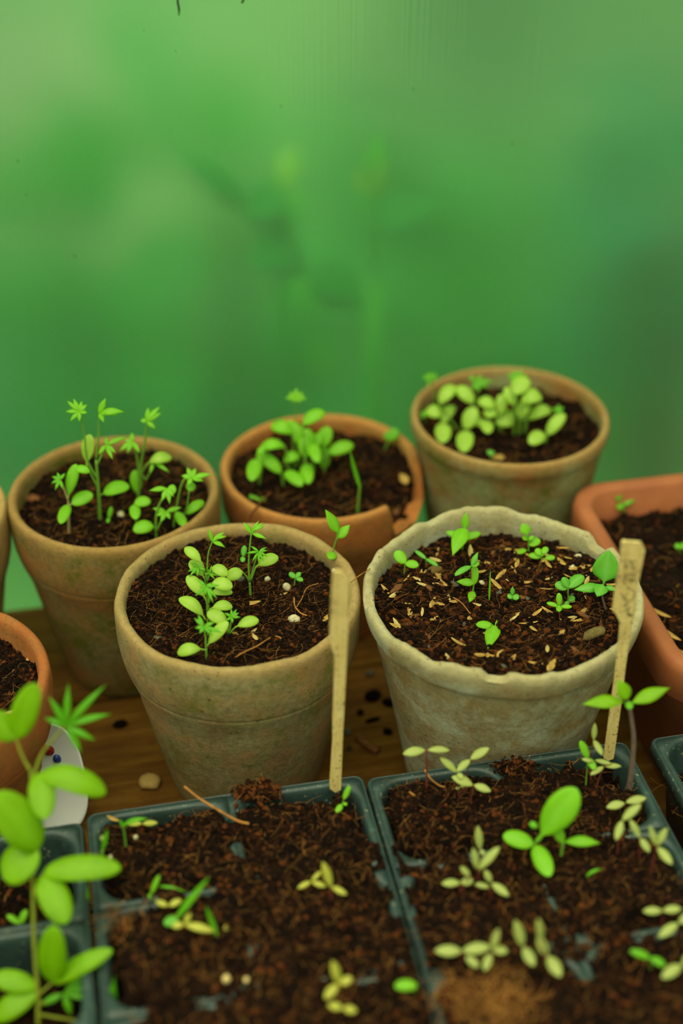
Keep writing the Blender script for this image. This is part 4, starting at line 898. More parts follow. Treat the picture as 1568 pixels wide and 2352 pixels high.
# --- left tray
z1 = TZ - 0.018
plant('small three-leaved green seedling in a cell of the lower left tray', z1, (47, 2164), [('oval', 46, 2122, 16, 2102, 14, .5, .05), ('oval', 47, 2121, 61, 2090, 16, .4, .05), ('oval', 45, 2128, 38, 2150, 14, .8, .05)], leaf=GR, sw=4)
plant('upright green shoot beside the divider of the lower left tray', z1, (205, 2126), [('blade', 204, 2118, 201, 2030, 10, .05, .02)], [[6, (205, 2126), (204, 2116)]], FE, name='grass_blade', cat='grass')
plant('small slanting shoot at the back of the lower left tray', z1, (186, 1985), [('blade', 180, 1971, 146, 1948, 13, .4, .05)], leaf=FE, sw=5)
BR, DP = 'leaf_bright', 'leaf_deep'
plant('tall leafy plant with a fingered leaf, blurred in the lower left foreground', z1, (88, 2345),
      [('oval', 36, 1695, 82, 1570, 62, .15, .04, BR), ('oval', 36, 1697, -22, 1640, 62, .2, .06, BR)]
      + fan(152, 1668, [(113, 1602), (157, 1574), (239, 1577), (250, 1642), (216, 1700), (185, 1727), (103, 1650)], 21, .35, 'lance', DP, .05)
      + [('oval', 92, 1778, 243, 1822, 60, .4, .16, BR), ('oval', 92, 1775, 102, 1882, 62, .7, .08, BR),
         ('oval', 88, 1950, -12, 1822, 96, .2, .08, BR), ('oval', 88, 1952, 8, 2018, 84, .5, .08, BR), ('oval', 86, 1950, 20, 1900, 60, .3, .08, DP),
         ('oval', 100, 2004, 278, 1994, 58, .35, .10, BR), ('oval', 98, 2010, 152, 2122, 70, .7, .08, BR),
         ('oval', 122, 2256, 125, 2126, 66, .15, .05, BR), ('oval', 122, 2256, 258, 2182, 44, .3, .10, BR),
         ('oval', 84, 2268, -18, 2244, 50, .35, .08, BR), ('oval', 84, 2280, -14, 2342, 54, .6, .12, BR),
         ('lance', 256, 2352, 262, 2244, 26, .1, .04, DP)]
      + fan(147, 2282, [(202, 2236), (213, 2295), (162, 2330), (94, 2308), (222, 2260)], 22, .5, 'lance', DP),
      [[11, (88, 2345), (86, 2268), (78, 2146), (76, 1997), (75, 1870), (71, 1772)], [8, (71, 1772), (52, 1738), (36, 1695)], [8, (74, 1790), (100, 1725), (150, 1668)],
       [8, (75, 1830), (92, 1778)], [8, (76, 1970), (88, 1950)], [8, (77, 2060), (100, 2004)], [8, (82, 2290), (122, 2256)], [8, (84, 2310), (147, 2282)], [7, (88, 2330), (180, 2345), (256, 2352)]],
      BR, 'stem_olive', name='leafy_plant', cat='plant', lean=lambda py: 0.085 * np.clip((2345 - py) / 740, 0, 1.05))

# ------------------------------------------------------------------ wooden plant labels
t = NT('label_wood'); co = t.coords((0, 0, 0), (60, 60, 6))
gr = t.noise(co, 9, 5, 0.6); sp = t.noise(t.coords((3, 1, 0)), 620, 2, 0.5); st = t.noise(t.coords((1, 6, 0)), 60, 4, 0.6)
c = t.ramp(gr, [(0.3, lin(204, 176, 100)), (0.7, lin(232, 212, 142))])
c = t.mix(t.mul(t.mask(st, 0.5, 0.75), 0.5), c, lin(150, 112, 62))
c = t.mix(t.mask(sp, 0.60, 0.68), c, lin(84, 60, 36))
t.link(c, t.b.inputs['Base Color']); t.b.inputs['Roughness'].default_value = 0.75; M['label'] = t.m
M['ink'] = mat_plain('ink', lin(92, 92, 76), 0.8, 0.2)
def wood_label(label, outline, Y, thick=0.0016, z=None, tilt=0.0, side=0.06):
    root = atz(*outline[0], TZ)
    pts = np.array([aty(x, y, Y + tilt * (outline[0][1] - y)) for x, y in outline])
    ctr = pts.mean(0); g = np.array([pts[0][0], Y, TZ])
    back = np.array([side, 1.0, 0.0]); back /= np.linalg.norm(back); back = back * thick
    n = len(pts)
    inset = ctr + (pts - ctr)
    vs = np.concatenate([pts, pts + back]) - g
    fs = [tuple(range(n)), tuple(range(2 * n - 1, n - 1, -1))] + [(i, n + i, n + (i + 1) % n, (i + 1) % n) for i in range(n)]
    me = mesh('wooden_label', vs, fs, M['label'], False)
    o = obj('wooden_label', me, None, g)
    b = o.modifiers.new('bevel', 'BEVEL'); b.width = 0.0003; b.segments = 2
    tag(o, label, 'plant label')
    return o, g
o1, g1 = wood_label('plain speckled wooden plant label stuck upright before the mossy pot',
    [(770, 1822), (783, 1815), (787, 1700), (791, 1620), (795, 1530), (798, 1470), (801, 1400), (803, 1338), (796, 1322), (780, 1312), (764, 1313), (761, 1360), (758, 1420), (756, 1468), (762, 1492), (768, 1506), (766, 1580), (763, 1650), (763, 1700), (757, 1785), (756, 1812)],
    float(atz(770, 1820, TZ)[1]))
Y2 = float(atz(1398, 1742, TZ)[1])
o2, g2 = wood_label('wooden plant label with faint handwriting leaning before the chipped pot',
    [(1397, 1748), (1409, 1744), (1417, 1690), (1428, 1610), (1437, 1530), (1446, 1470), (1454, 1420), (1466, 1340), (1474, 1300), (1481, 1266), (1472, 1247), (1430, 1243), (1426, 1248), (1420, 1310), (1412, 1350), (1406, 1402), (1414, 1412), (1423, 1431), (1419, 1480), (1410, 1560), (1403, 1610), (1392, 1690), (1385, 1742)], Y2)
def ink(px, w=1.6):
    pts = np.array([aty(1320 + x / 4.275, 1230 + y / 4.275, Y2 - 0.00025) for x, y in px]) - g2
    return tube(spline(pts, 4), w * 0.5 * 0.6 / F, 5)
strokes = [[(492, 232), (490, 280), (488, 330)], [(545, 258), (600, 252)], [(520, 250), (548, 248), (552, 285)], [(560, 290), (582, 300), (560, 316), (584, 326)], [(490, 300), (520, 292), (512, 312)],
           [(486, 392), (540, 380), (604, 372)], [(492, 380), (488, 440), (486, 478)], [(565, 372), (578, 400), (598, 405)], [(545, 420), (536, 440), (556, 444)], [(556, 444), (552, 462)], [(600, 440), (560, 445)],
           [(508, 512), (524, 505), (528, 520), (512, 524)], [(528, 520), (575, 535), (584, 580), (562, 628), (530, 640), (500, 618), (488, 585)], [(470, 575), (466, 600), (490, 640)],
           [(470, 690), (500, 678), (490, 700), (520, 662), (528, 655)], [(470, 742), (495, 735), (508, 715), (520, 740), (540, 700)], [(500, 770), (530, 752), (520, 780), (548, 768), (536, 795)], [(520, 790), (545, 785)], [(447, 745), (450, 748)]]
v, f = join([ink(s) for s in strokes])
w_ = obj('handwriting', mesh('handwriting', v, f, M['ink']), o2); w_['label'] = 'faint dark handwriting running along the label'

# ------------------------------------------------------------------ porcelain dish
t = NT('porcelain'); t.b.inputs['Base Color'].default_value = lin(236, 242, 240); t.b.inputs['Roughness'].default_value = 0.18; M['porcelain'] = t.m
M['paint_red'] = mat_plain('paint_red', lin(150, 34, 26), 0.25, 0.5); M['paint_blue'] = mat_plain('paint_blue', lin(40, 62, 140), 0.25, 0.5)
dish_g = np.array([-0.1475, 0.4935, 0.0])
def dish_pt(a, r):                                       # a, r in the dish's own round frame, leaning back on the pot
    w, hgt = 0.0255, 0.0325
    sq = 1.0 / (abs(math.cos(a)) ** 2.8 + abs(math.sin(a)) ** 2.8) ** (1 / 2.8)
    x, y = w * r * sq * math.cos(a), hgt * r * sq * math.sin(a) + hgt
    zc = -0.0085 * (1 - r ** 2.6)                         # hollow
    lean, yw = math.radians(20), math.radians(24)
    X, Y_, Z_ = x, (y * math.sin(lean) - zc * math.cos(lean)), y * math.cos(lean) + zc * math.sin(lean)
    return np.array([X * math.cos(yw) - Y_ * math.sin(yw), X * math.sin(yw) + Y_ * math.cos(yw), Z_ + 0.0015])
NS, RR = 56, [0.0, 0.2, 0.4, 0.6, 0.75, 0.87, 0.95, 1.0]
front = [[dish_pt(2 * math.pi * k / NS, r) for k in range(NS)] for r in RR]
nrm = np.cross(dish_pt(0, .5) - dish_pt(math.pi, .5), dish_pt(math.pi / 2, .5) - dish_pt(-math.pi / 2, .5)); nrm /= np.linalg.norm(nrm)
bk = [[p - nrm * 0.0024 * (1 if r < 0.99 else 0.6) for p in rg] for r, rg in zip(RR, front)]
rings = front + bk[::-1]
dish = obj('porcelain_dish', ring_mesh('porcelain_dish', rings, M['porcelain'], False), None, dish_g)
tag(dish, 'white porcelain dish painted with red flowers, propped against the orange pot', 'dish')
def petal(name, a0, r0, s, mat):
    c0 = dish_pt(a0, r0); e1 = dish_pt(a0 + 0.05, r0) - c0; e1 /= np.linalg.norm(e1); e2 = np.cross(nrm, e1)
    vs = [c0 + nrm * 0.0013] + [c0 + (e1 * math.cos(q) * s + e2 * math.sin(q) * s * 0.8) + nrm * 0.0011 for q in np.arange(14) * 2 * math.pi / 14]
    vs += [p - nrm * 0.0016 for p in vs[1:]]
    fs = [(0, 1 + k, 1 + (k + 1) % 14) for k in range(14)] + [(1 + k, 15 + k, 15 + (k + 1) % 14, 1 + (k + 1) % 14) for k in range(14)]
    obj(name, mesh(name, vs, fs, mat), dish)
petal('painted_flower', 0.78, 0.55, 0.0032, M['paint_red']); petal('painted_flower', 1.20, 0.66, 0.0032, M['paint_red']); petal('painted_flower', 1.05, 0.42, 0.0026, M['paint_red'])
petal('painted_leaf', 0.95, 0.24, 0.0026, M['paint_blue']); petal('painted_leaf', 3.2, 0.72, 0.0024, M['paint_blue']); petal('painted_leaf', 0.42, 0.58, 0.0024, M['paint_blue'])

# ------------------------------------------------------------------ husks, pebbles, chips lying on the soil
def husk_mesh(name, L_, W_, mat, hollow=0.25):
    n, k = 9, 5; T = np.linspace(0, 1, n); hw = W_ / 2 * np.maximum(0.06, np.sin(math.pi * T ** 0.9) ** 0.7); vs = []
    for sgn in (1, -1):
        for i in range(n):
            for j in range(k):
                q = -1 + 2 * j / (k - 1)
                vs.append(((T[i] - .5) * L_, q * hw[i], hw[i] * (0.55 * (1 - q * q)) * (1 if sgn > 0 else 0.35) + 0.10 * L_ * 4 * (T[i] - .5) ** 2 * 0.5))
    m = n * k; fs = []
    for i in range(n - 1):
        for j in range(k - 1):
            p = i * k + j; fs.append((p, p + k, p + k + 1, p + 1)); fs.append((m + p, m + p + 1, m + p + k + 1, m + p + k))
        fs.append((i * k, m + i * k, m + i * k + k, i * k + k)); p = i * k + k - 1; fs.append((p, p + k, m + p + k, m + p))
    return mesh(name, vs, fs, mat)
HUSKS = [husk_mesh('rice_husk', 0.0098, 0.0026, M['husk']), husk_mesh('rice_husk', 0.0088, 0.0022, M['husk_pale']), husk_mesh('rice_husk', 0.0112, 0.0021, M['husk']), husk_mesh('rice_husk', 0.0070, 0.0028, M['husk'])]
def drop(where, px, py, name, me, label, cat, group=None, ang=None, tilt=0.0, sc=1.0, lift=0.0004):
    if where in SOIL:
        g = atz(px, py, SOIL[where][0]); g[2] = SOIL[where][1](g[0], g[1])
    else: g = atz(px, py, where)
    g[2] += lift
    o = obj(name, me, None, g)
    o.rotation_euler = (random.uniform(-.35, .35) if tilt is None else tilt, random.uniform(-.15, .15) if tilt is None else 0, random.uniform(0, 6.28) if ang is None else ang)
    o.scale = (sc, sc, sc)
    tag(o, label, cat, group); return o
cBx, cBy, rB = 0.0776, 0.5455, 0.0676
n = 0
while n < 84:
    a, r_ = random.uniform(0, 6.283), rB * 0.84 * math.sqrt(random.random())
    x, y = cBx + r_ * math.cos(a), cBy + r_ * math.sin(a)
    if random.random() < 0.45 and (y > cBy + 0.01 and x < cBx - 0.01): continue
    o = obj('rice_husk', HUSKS[random.randrange(4)], None, (x, y, SOIL['B'][1](x, y) + 0.0006))
    o.rotation_euler = (random.uniform(-.5, .5), random.uniform(-.25, .25), random.uniform(0, 6.283)); s_ = random.uniform(0.6, 1.15); o.scale = (s_,) * 3
    tag(o, 'straw-coloured husk scattered on the soil of the chipped pot', 'husk', 'husks on the soil of the chipped pot'); n += 1
def clod_mesh(name, s3, mat, seed, sub=2):
    import bmesh
    bm = bmesh.new(); bmesh.ops.create_icosphere(bm, subdivisions=sub, radius=1.0)
    for v in bm.verts:
        c = v.co; k = 1 + 0.20 * float(vnoise(c.x * 1.7 + seed, c.y * 1.7 + c.z * 1.3, seed)) + 0.08 * float(vnoise(c.x * 5, c.y * 5 + c.z * 4, seed + 3))
        v.co = Vector((c.x * s3[0] * k, c.y * s3[1] * k, c.z * s3[2] * k))
    me = bpy.data.meshes.new(name); bm.to_mesh(me); bm.free(); me.materials.append(mat)
    for p in me.polygons: p.use_smooth = True
    return me
CHIPS = [clod_mesh('bark_chip', (.0042, .0014, .0006), M['bark'], 71, 1), clod_mesh('bark_chip', (.0030, .0018, .0008), M['bark'], 72, 1), clod_mesh('bark_chip', (.0024, .0018, .0010), M['stone'], 73, 1)]
for k in range(46):
    a, r_ = random.uniform(0, 6.283), rB * 0.84 * math.sqrt(random.random())
    x, y = cBx + r_ * math.cos(a), cBy + r_ * math.sin(a)
    o = obj('bark_chip', CHIPS[k % 3], None, (x, y, SOIL['B'][1](x, y) + 0.0005))
    o.rotation_euler = (random.uniform(-.4, .4), random.uniform(-.3, .3), random.uniform(0, 6.283)); s_ = random.uniform(0.6, 1.2); o.scale = (s_,) * 3
    tag(o, 'small dark bark chip scattered on the soil of the chipped pot', 'bark chip', 'bark chips on the soil of the chipped pot')
P1 = 'A'
drop(P1, 658, 1346, 'pebble', clod_mesh('pebble', (.0023, .0022, .0022), M['perlite'], 1), 'round pale speckled pebble below the clover-like sprout, mossy pot', 'pebble', lift=.0012)
drop(P1, 676, 1422, 'perlite_chunk', clod_mesh('perlite_chunk', (.0032, .0022, .0020), M['perlite'], 2), 'largest white crumbly chunk left of the plain wooden label, mossy pot', 'perlite', ang=.2, lift=.001)
drop(P1, 614, 1324, 'perlite_chunk', clod_mesh('perlite_chunk', (.0016, .0014, .0014), M['perlite'], 3), 'small white bead right of the tall stalk in the mossy pot', 'perlite', lift=.0008)
drop(P1, 769, 1303, 'perlite_chunk', clod_mesh('perlite_chunk', (.0017, .0014, .0012), M['perlite'], 4), 'pale chunk under the disc-leaved seedling at the mossy rim', 'perlite', lift=.0008)
drop(P1, 553, 1336, 'pebble', clod_mesh('pebble', (.0024, .0020, .0018), M['stone'], 5), 'grey pebble left of the lone seedling stem, mossy pot', 'pebble', lift=.001)
drop(P1, 574, 1380, 'seed_husk', husk_mesh('seed_husk', .0108, .0031, M['husk']), 'split tan seed husk at the foot of the lone seedling, mossy pot', 'husk', ang=.22, lift=.0010)
drop(P1, 748, 1416, 'seed_husk', husk_mesh('seed_husk', .0064, .0026, M['husk']), 'orange-tan husk touching the plain wooden label, mossy pot', 'husk', ang=1.1, lift=.0010)
drop(P1, 586, 1478, 'seed_husk', husk_mesh('seed_husk', .0056, .0020, M['husk_pale']), 'pale husk near the front rim of the mossy pot', 'husk', ang=2.1, lift=.0010)
drop(P1, 583, 1446, 'seed_husk', husk_mesh('seed_husk', .0042, .0016, M['husk_pale']), 'small pale husk right of the low spreading seedling, mossy pot', 'husk', ang=.9, lift=.0010)
drop(P1, 538, 1461, 'wood_chip', clod_mesh('wood_chip', (.0028, .0016, .0010), M['husk'], 6, 1), 'orange chip at the root of the low spreading seedling, mossy pot', 'chip', ang=-.3)
drop(P1, 558, 1460, 'wood_chip', clod_mesh('wood_chip', (.0014, .0011, .0008), M['husk_pale'], 7, 1), 'tiny yellow chip right of the orange chip, mossy pot', 'chip')
drop(P1, 581, 1456, 'wood_chip', clod_mesh('wood_chip', (.0026, .0020, .0014), M['bark'], 8, 1), 'brown bark chip in front of the small pale husk, mossy pot', 'chip', ang=.5)
drop(P1, 365, 1472, 'slate_chip', clod_mesh('slate_chip', (.0040, .0022, .0007), M['stone'], 9, 1), 'flat grey chip against the front-left rim of the mossy pot', 'chip', ang=-.7)
drop(P1, 651, 1361, 'seed_husk', husk_mesh('seed_husk', .0044, .0016, M['husk']), 'small tan husk under the speckled pebble, mossy pot', 'husk', ang=.5)
drop('B', 916, 1352, 'perlite_chunk', clod_mesh('perlite_chunk', (.0020, .0016, .0014), M['perlite'], 11), 'white chunk at left of the chipped pot', 'perlite', lift=.0008)
drop('B', 1327, 1280, 'perlite_chunk', clod_mesh('perlite_chunk', (.0022, .0017, .0014), M['perlite'], 12), 'white chunk near the back right rim of the chipped pot', 'perlite', lift=.0008)
drop('B', 1314, 1302, 'perlite_chunk', clod_mesh('perlite_chunk', (.0017, .0014, .0012), M['perlite'], 13), 'smaller white chunk below the back one in the chipped pot', 'perlite', lift=.0008)
drop('B', 1105, 1346, 'perlite_chunk', clod_mesh('perlite_chunk', (.0018, .0015, .0013), M['perlite'], 14), 'white chunk between the slender seedling and the grass blade', 'perlite', lift=.0008)
drop('B', 1040, 1350, 'pebble', clod_mesh('pebble', (.0030, .0020, .0015), M['stone'], 15), 'flat grey pebble left of the slender seedling, chipped pot', 'pebble', lift=.0006)
drop('B', 998, 1312, 'pebble', clod_mesh('pebble', (.0046, .0034, .0022), mat_plain('mud', lin(104, 84, 44), .9, .1, .25), 16), 'smooth mud-coloured lump by the slim two-leaved seedling', 'pebble', lift=.0006)
drop('B', 1362, 1462, 'bark_lump', clod_mesh('bark_lump', (.0066, .0030, .0028), mat_plain('bark_grey', lin(112, 98, 58), .95, .1, .4, 300), 17), 'knobbly grey-brown bark lump at the front right rim of the chipped pot', 'bark', ang=.5, lift=.0012)
drop('C', 279, 1188, 'perlite_chunk', clod_mesh('perlite_chunk', (.0022, .0019, .0019), M['perlite'], 18), 'round white bead in the green-stained pot', 'perlite', lift=.001)
drop('C', 70, 1132, 'wood_chip', clod_mesh('wood_chip', (.0048, .0032, .0018), M['bark'], 19), 'reddish bark piece at left inside the green-stained pot', 'bark', lift=.0008)
drop('D', 928, 1086, 'wood_chip', clod_mesh('wood_chip', (.0030, .0056, .0014), M['husk'], 20), 'yellow wood chip by the broken rim', 'chip', ang=.2, lift=.0008)
drop('D', 910, 1130, 'wood_chip', clod_mesh('wood_chip', (.0030, .0020, .0014), M['bark'], 27), 'brown chip below the yellow one at the broken rim', 'chip', ang=.8, lift=.0008)
drop('E', 1145, 1045, 'wood_chip', clod_mesh('wood_chip', (.0040, .0030, .0018), M['husk'], 21), 'tan chip at the front of the back right pot', 'chip', ang=.2, lift=.0008)
drop(zs, 260, 1884, 'seed_husk', husk_mesh('seed_husk', .0068, .0020, M['husk']), 'tan husk at the upper left corner of the middle tray', 'husk', ang=-.5, lift=.001)
drop(zs, 312, 1924, 'perlite_chunk', clod_mesh('perlite_chunk', (.0013, .0011, .0011), M['perlite'], 22), 'grey-white bead below the yellowish pair, middle tray', 'perlite')
drop(zs, 254, 1970, 'perlite_chunk', clod_mesh('perlite_chunk', (.0011, .0010, .0010), M['perlite'], 23), 'white bead right of the seed-coated shoot, middle tray', 'perlite')
drop(zs, 520, 2256, 'perlite_chunk', clod_mesh('perlite_chunk', (.0016, .0018, .0020), M['seed'], 24), 'blurred cream bead at the bottom of the middle tray', 'perlite', lift=.002)
drop(zs, 566, 2258, 'perlite_chunk', clod_mesh('perlite_chunk', (.0012, .0012, .0012), M['seed'], 25), 'smaller blurred yellowish bead beside the cream one', 'perlite', lift=.002)
drop('F', 60, 1505, 'seed_husk', husk_mesh('seed_husk', .0050, .0015, M['husk_pale']), 'pale husk upright in the orange pot at left', 'husk', ang=1.6, lift=.0008)
drop('F', 20, 1632, 'seed_husk', husk_mesh('seed_husk', .0068, .0022, M['husk_pale']), 'pale husk at the front rim of the orange pot at left', 'husk', ang=.5, lift=.0012)
for px, py, an, lb in ((1512, 1412, 2.4, 'pale straw chip on the trough soil, uppermost of three by its left rim'), (1538, 1462, 2.2, 'pale straw chip on the trough soil, middle one of three by its left rim'), (1556, 1500, 2.5, 'pale straw chip on the trough soil, lowest of three by its left rim')):
    drop(0.0835, px, py, 'straw_chip', HUSKS[2], lb, 'straw', ang=an, sc=1.3, lift=.0015)
# coir tuft at the bottom of the right tray, straw and roots
def tuft(px, py, z, label, nfib, spread, ln, rad, rise=0.5, name='coir_tuft', mats=('fibre', 'fibre_dark'), dark=.45):
    g = atz(px, py, z); P_ = np.stack([rng.normal(0, spread, nfib), rng.normal(0, spread * .7, nfib), rng.uniform(0, .003, nfib)], -1)
    v, f = fibres(P_, ln * rng.uniform(.5, 1.2, nfib), rad * rng.uniform(.6, 1.3, nfib), rise)
    o = obj(name, mesh(name, v, f, [M[m] for m in mats], True, np.repeat((rng.uniform(0, 1, nfib) < dark).astype(int), len(f) // nfib)), None, g)
    return tag(o, label, 'coir fibre', kind='stuff')
tuft(1110, 2300, TZ + .002, 'tan tuft of coir fibre at the bottom of the right tray', 420, .009, .013, .00026, .22, dark=.3)
tuft(285, 2110, TZ + .001, 'rusty wisp of coir fibre along the left divider of the middle tray', 60, .005, .011, .00018, .12)
def soil_clod(px, py, label, n, sp, smax, mixp=(.35, .4, .25)):
    g = atz(px, py, TZ + .001)
    P_ = np.stack([rng.normal(0, sp, n), rng.normal(0, sp * .55, n), np.abs(rng.normal(0, sp * .32, n))], -1)
    size = .0004 + (smax - .0004) * rng.uniform(0, 1, n) ** 2
    v, f = crumbs(P_, size, .9)
    o = obj('soil_clod', mesh('soil_clod', v, f, [M['crumb_dark'], M['crumb_mid'], M['crumb_red']], False, np.repeat(rng.choice(3, n, p=mixp), 20)), None, g)
    tag(o, label, 'soil clod')
    Q_ = P_[rng.integers(0, n, 40)]
    v, f = fibres(Q_, .007 * rng.uniform(.5, 1.2, 40), .00016 * rng.uniform(.6, 1.3, 40), .7)
    obj('fibres', mesh('fibres', v, f, M['fibre']), o, kind='stuff')
soil_clod(1185, 1768, 'crumbly clod of soil heaped before the chipped pot', 500, .0042, .0016)
soil_clod(592, 1822, 'crumbly reddish clod of soil heaped before the mossy pot', 500, .0045, .0016, (.25, .4, .35))
soil_clod(1000, 1930, 'dark clod of soil beside the plastic crossing of the right tray', 400, .0045, .0018, (.5, .4, .1))
def straw(label, pts, w, mat='fibre', Yz=None, name='straw', cat='straw'):
    q = np.array([atz(x, y, z) for x, y, z in pts]); g = q[0].copy()
    v, f = tube(spline(q - g, 6), w * .5 * depth(g) / F, 6)
    o = obj(name, mesh(name, v, f, M[mat]), None, g); return tag(o, label, cat)
straw('long bent straw lying across the back rim of the middle tray', [(423, 1806, TZ + .010), (455, 1832, TZ + .006), (500, 1860, TZ + .004), (545, 1885, TZ + .004), (572, 1892, TZ + .003)], 6)
straw('curved straw at the back left of the right tray', [(975, 1768, TZ + .008), (990, 1790, TZ + .006), (1010, 1805, TZ + .004), (1022, 1808, TZ + .003)], 5)
straw('short pale straw on the soil at left of the right tray', [(934, 1815, TZ + .005), (950, 1826, TZ + .005), (969, 1833, TZ + .004)], 5)
sA = SOIL['A'][0]; sB = SOIL['B'][0]
straw('long looping root hair on the soil of the mossy pot', [(731, 1340, sA + .003), (705, 1350, sA + .004), (693, 1375, sA + .003), (681, 1394, sA + .003)], 2.4, name='root_hair', cat='root')
straw('stiff brown root fibre left of the label in the mossy pot', [(675, 1372, sA + .003), (677, 1392, sA + .003), (690, 1408, sA + .003), (705, 1414, sA + .003)], 3.2, name='root_hair', cat='root')
straw('thin root spanning the gap between the two front pots', [(805, 1338, .121), (825, 1322, .126), (850, 1306, .125)], 2.2, name='root_hair', cat='root')
straw('forked twig near the front rim of the mossy pot', [(538, 1512, sA + .001), (556, 1500, sA + .004), (590, 1484, sA + .004), (628, 1462, sA + .004), (655, 1470, sA + .003)], 3.4, name='twig', cat='twig')
straw('thin bent root in the chipped pot', [(1040, 1372, sB + .004), (1060, 1385, sB + .004), (1080, 1410, sB + .003)], 2.4, name='root_hair', cat='root')
straw('dry brown stalk leaning over the front rim of the broken pot', [(622, 1130, .110), (600, 1152, .108), (580, 1178, .107), (572, 1196, .106)], 5, 'fibre_dark', name='twig', cat='twig')

# crumbs and bits lying on the bench
for k, (px, py, s3, mt, lb) in enumerate([
    (345, 1802, (.0062, .0055, .0028), 'pale', 'flat round tan pebble on the bench at left of the mossy pot'),
    (276, 1668, (.0044, .0026, .0020), 'dark', 'dark elongated crumb on the bench behind the fingered leaf'),
    (857, 1604, (.0052, .0040, .0028), 'dark', 'largest dark crumb on the bench between the front pots'),
    (896, 1618, (.0046, .0026, .0020), 'dark', 'dark crumb beside the chipped pot on the bench'),
    (828, 1640, (.0022, .0022, .0016), 'dark', 'small round dark crumb on the bench between the front pots'),
    (856, 1656, (.0048, .0018, .0012), 'dark', 'thin dark flake on the bench between the front pots'),
    (890, 1684, (.0030, .0022, .0016), 'dark', 'dark crumb low beside the chipped pot on the bench'),
    (924, 1668, (.0026, .0022, .0016), 'dark', 'dark crumb touching the shadow of the chipped pot'),
    (850, 1550, (.0030, .0022, .0016), 'grey', 'grey pebble deep between the front pots'),
    (798, 1686, (.0028, .0022, .0018), 'grey', 'grey pebble right of the plain label on the bench')]):
    drop(0.0, px, py, 'pebble' if mt != 'dark' else 'soil_crumb', clod_mesh('clod', s3, {'dark': M['crumb_dark'], 'grey': M['stone'], 'pale': mat_plain('tan_pebble', lin(168, 140, 78), .8, .2, .15)}[mt], 40 + k, 2), lb, 'pebble' if mt != 'dark' else 'soil crumb', ang=random.uniform(-.4, .4), lift=s3[2] * .8)
q = np.array([atz(822, 1692, .003), atz(845, 1712, .003), atz(868, 1724, .003)]); g = q[0].copy(); g[2] = 0
v, f = tube(spline(q - g, 5), .0022, 7)
tag(obj('twig', mesh('twig', v, f, M['bark']), None, g), 'short thick grey twig on the bench between the front pots', 'twig')

# marks on the translucent wall
def wall_mark(px, py, s, lab):
    p = wall_pt(px, py, -0.0002); l = to_local(wall, p)
    me = clod_mesh('speck', (s * .6, 0.0002, s * .6), M['speck'], px % 17, 1)
    o = obj('speck', me, wall, l); o['label'] = lab
for px, py, s in ((403, 117, .0005), (949, 204, .0008), (1176, 330, .0009), (41, 370, .0008), (172, 588, .0009), (60, 448, .0006), (645, 244, .0007), (330, 70, .0004)):
    wall_mark(px, py, s, 'tiny dirt speck on the panel')
q = to_local(wall, np.array([wall_pt(409, -20), wall_pt(408, 4), wall_pt(411, 22), wall_pt(411, 36)]))
v, f = tube(spline(q, 4), [.0006] * 9 + [.0005, .0004, .0003, .0002], 5)
obj('scratch', mesh('scratch', v, f, M['speck']), wall)
q = to_local(wall, np.array([wall_pt(559, -10), wall_pt(558, 3), wall_pt(554, 6)]))
v, f = tube(spline(q, 3), .0006, 5); obj('scratch', mesh('scratch', v, f, M['speck']), wall)

# ------------------------------------------------------------------ garden seen through the wall
def foliage(center, rad, nleaf, ll, lw, seed, hang=0.3):
    rs = np.random.default_rng(seed)
    d = rs.normal(0, 1, (nleaf, 3)); d /= np.linalg.norm(d, axis=1)[:, None]
    P = d * (rs.uniform(0.25, 1, nleaf) ** 0.45)[:, None] * np.array(rad)
    out = d * np.array([1, 1, 0.5]) + rs.normal(0, .45, (nleaf, 3)) - np.array([0, 0, hang])
    out /= np.linalg.norm(out, axis=1)[:, None]
    up = np.array([0, 0, 1.0]) + rs.normal(0, .35, (nleaf, 3))
    s = np.cross(out, up); s /= np.linalg.norm(s, axis=1)[:, None]; nn = np.cross(s, out)
    L_ = ll * rs.uniform(.6, 1.25, nleaf); W_ = lw * rs.uniform(.7, 1.2, nleaf)
    T = np.array([0, .25, .5, .75, 1.0]); H = np.array([.06, .8, 1.0, .68, .03]); B = np.array([0, .07, .08, .03, -.09]); vs = []
    for t_, h_, b_ in zip(T, H, B):
        c0 = P + out * (t_ * L_)[:, None] + nn * (b_ * L_)[:, None]
        vs += [c0 - s * (h_ * W_ / 2)[:, None] + nn * (.12 * h_ * W_)[:, None], c0, c0 + s * (h_ * W_ / 2)[:, None] + nn * (.12 * h_ * W_)[:, None]]
    vs = np.stack(vs, 1).reshape(-1, 3) + np.array(center)
    q = []
    for i in range(4):
        for j in range(2): q.append((i * 3 + j, i * 3 + j + 1, i * 3 + j + 4, i * 3 + j + 3))
    f = (np.array(q)[None] + (np.arange(nleaf) * 15)[:, None, None]).reshape(-1, 4)
    return vs, f
def mat_far(name, c, trans=.35):
    return mat_leaf(name, c, tuple(min(1, q * 1.3) for q in c[:3]) + (1,), trans, .5)
FAR = {'mid': mat_far('shrub_mid', lin(70, 184, 70), .5), 'bright': mat_far('shrub_lit_tint', lin(186, 232, 100), .55), 'teal': mat_far('shrub_teal', lin(46, 168, 118), .45), 'dark': mat_far('shrub_dark', lin(46, 120, 76), .4), 'grass': mat_far('shrub_grass', lin(130, 206, 84), .55)}  # bright: lit leaves near the pane, their light put into the leaf colour
M['bark_far'] = mat_plain('bark_far', lin(96, 92, 52), .9, .1, .3, 30)
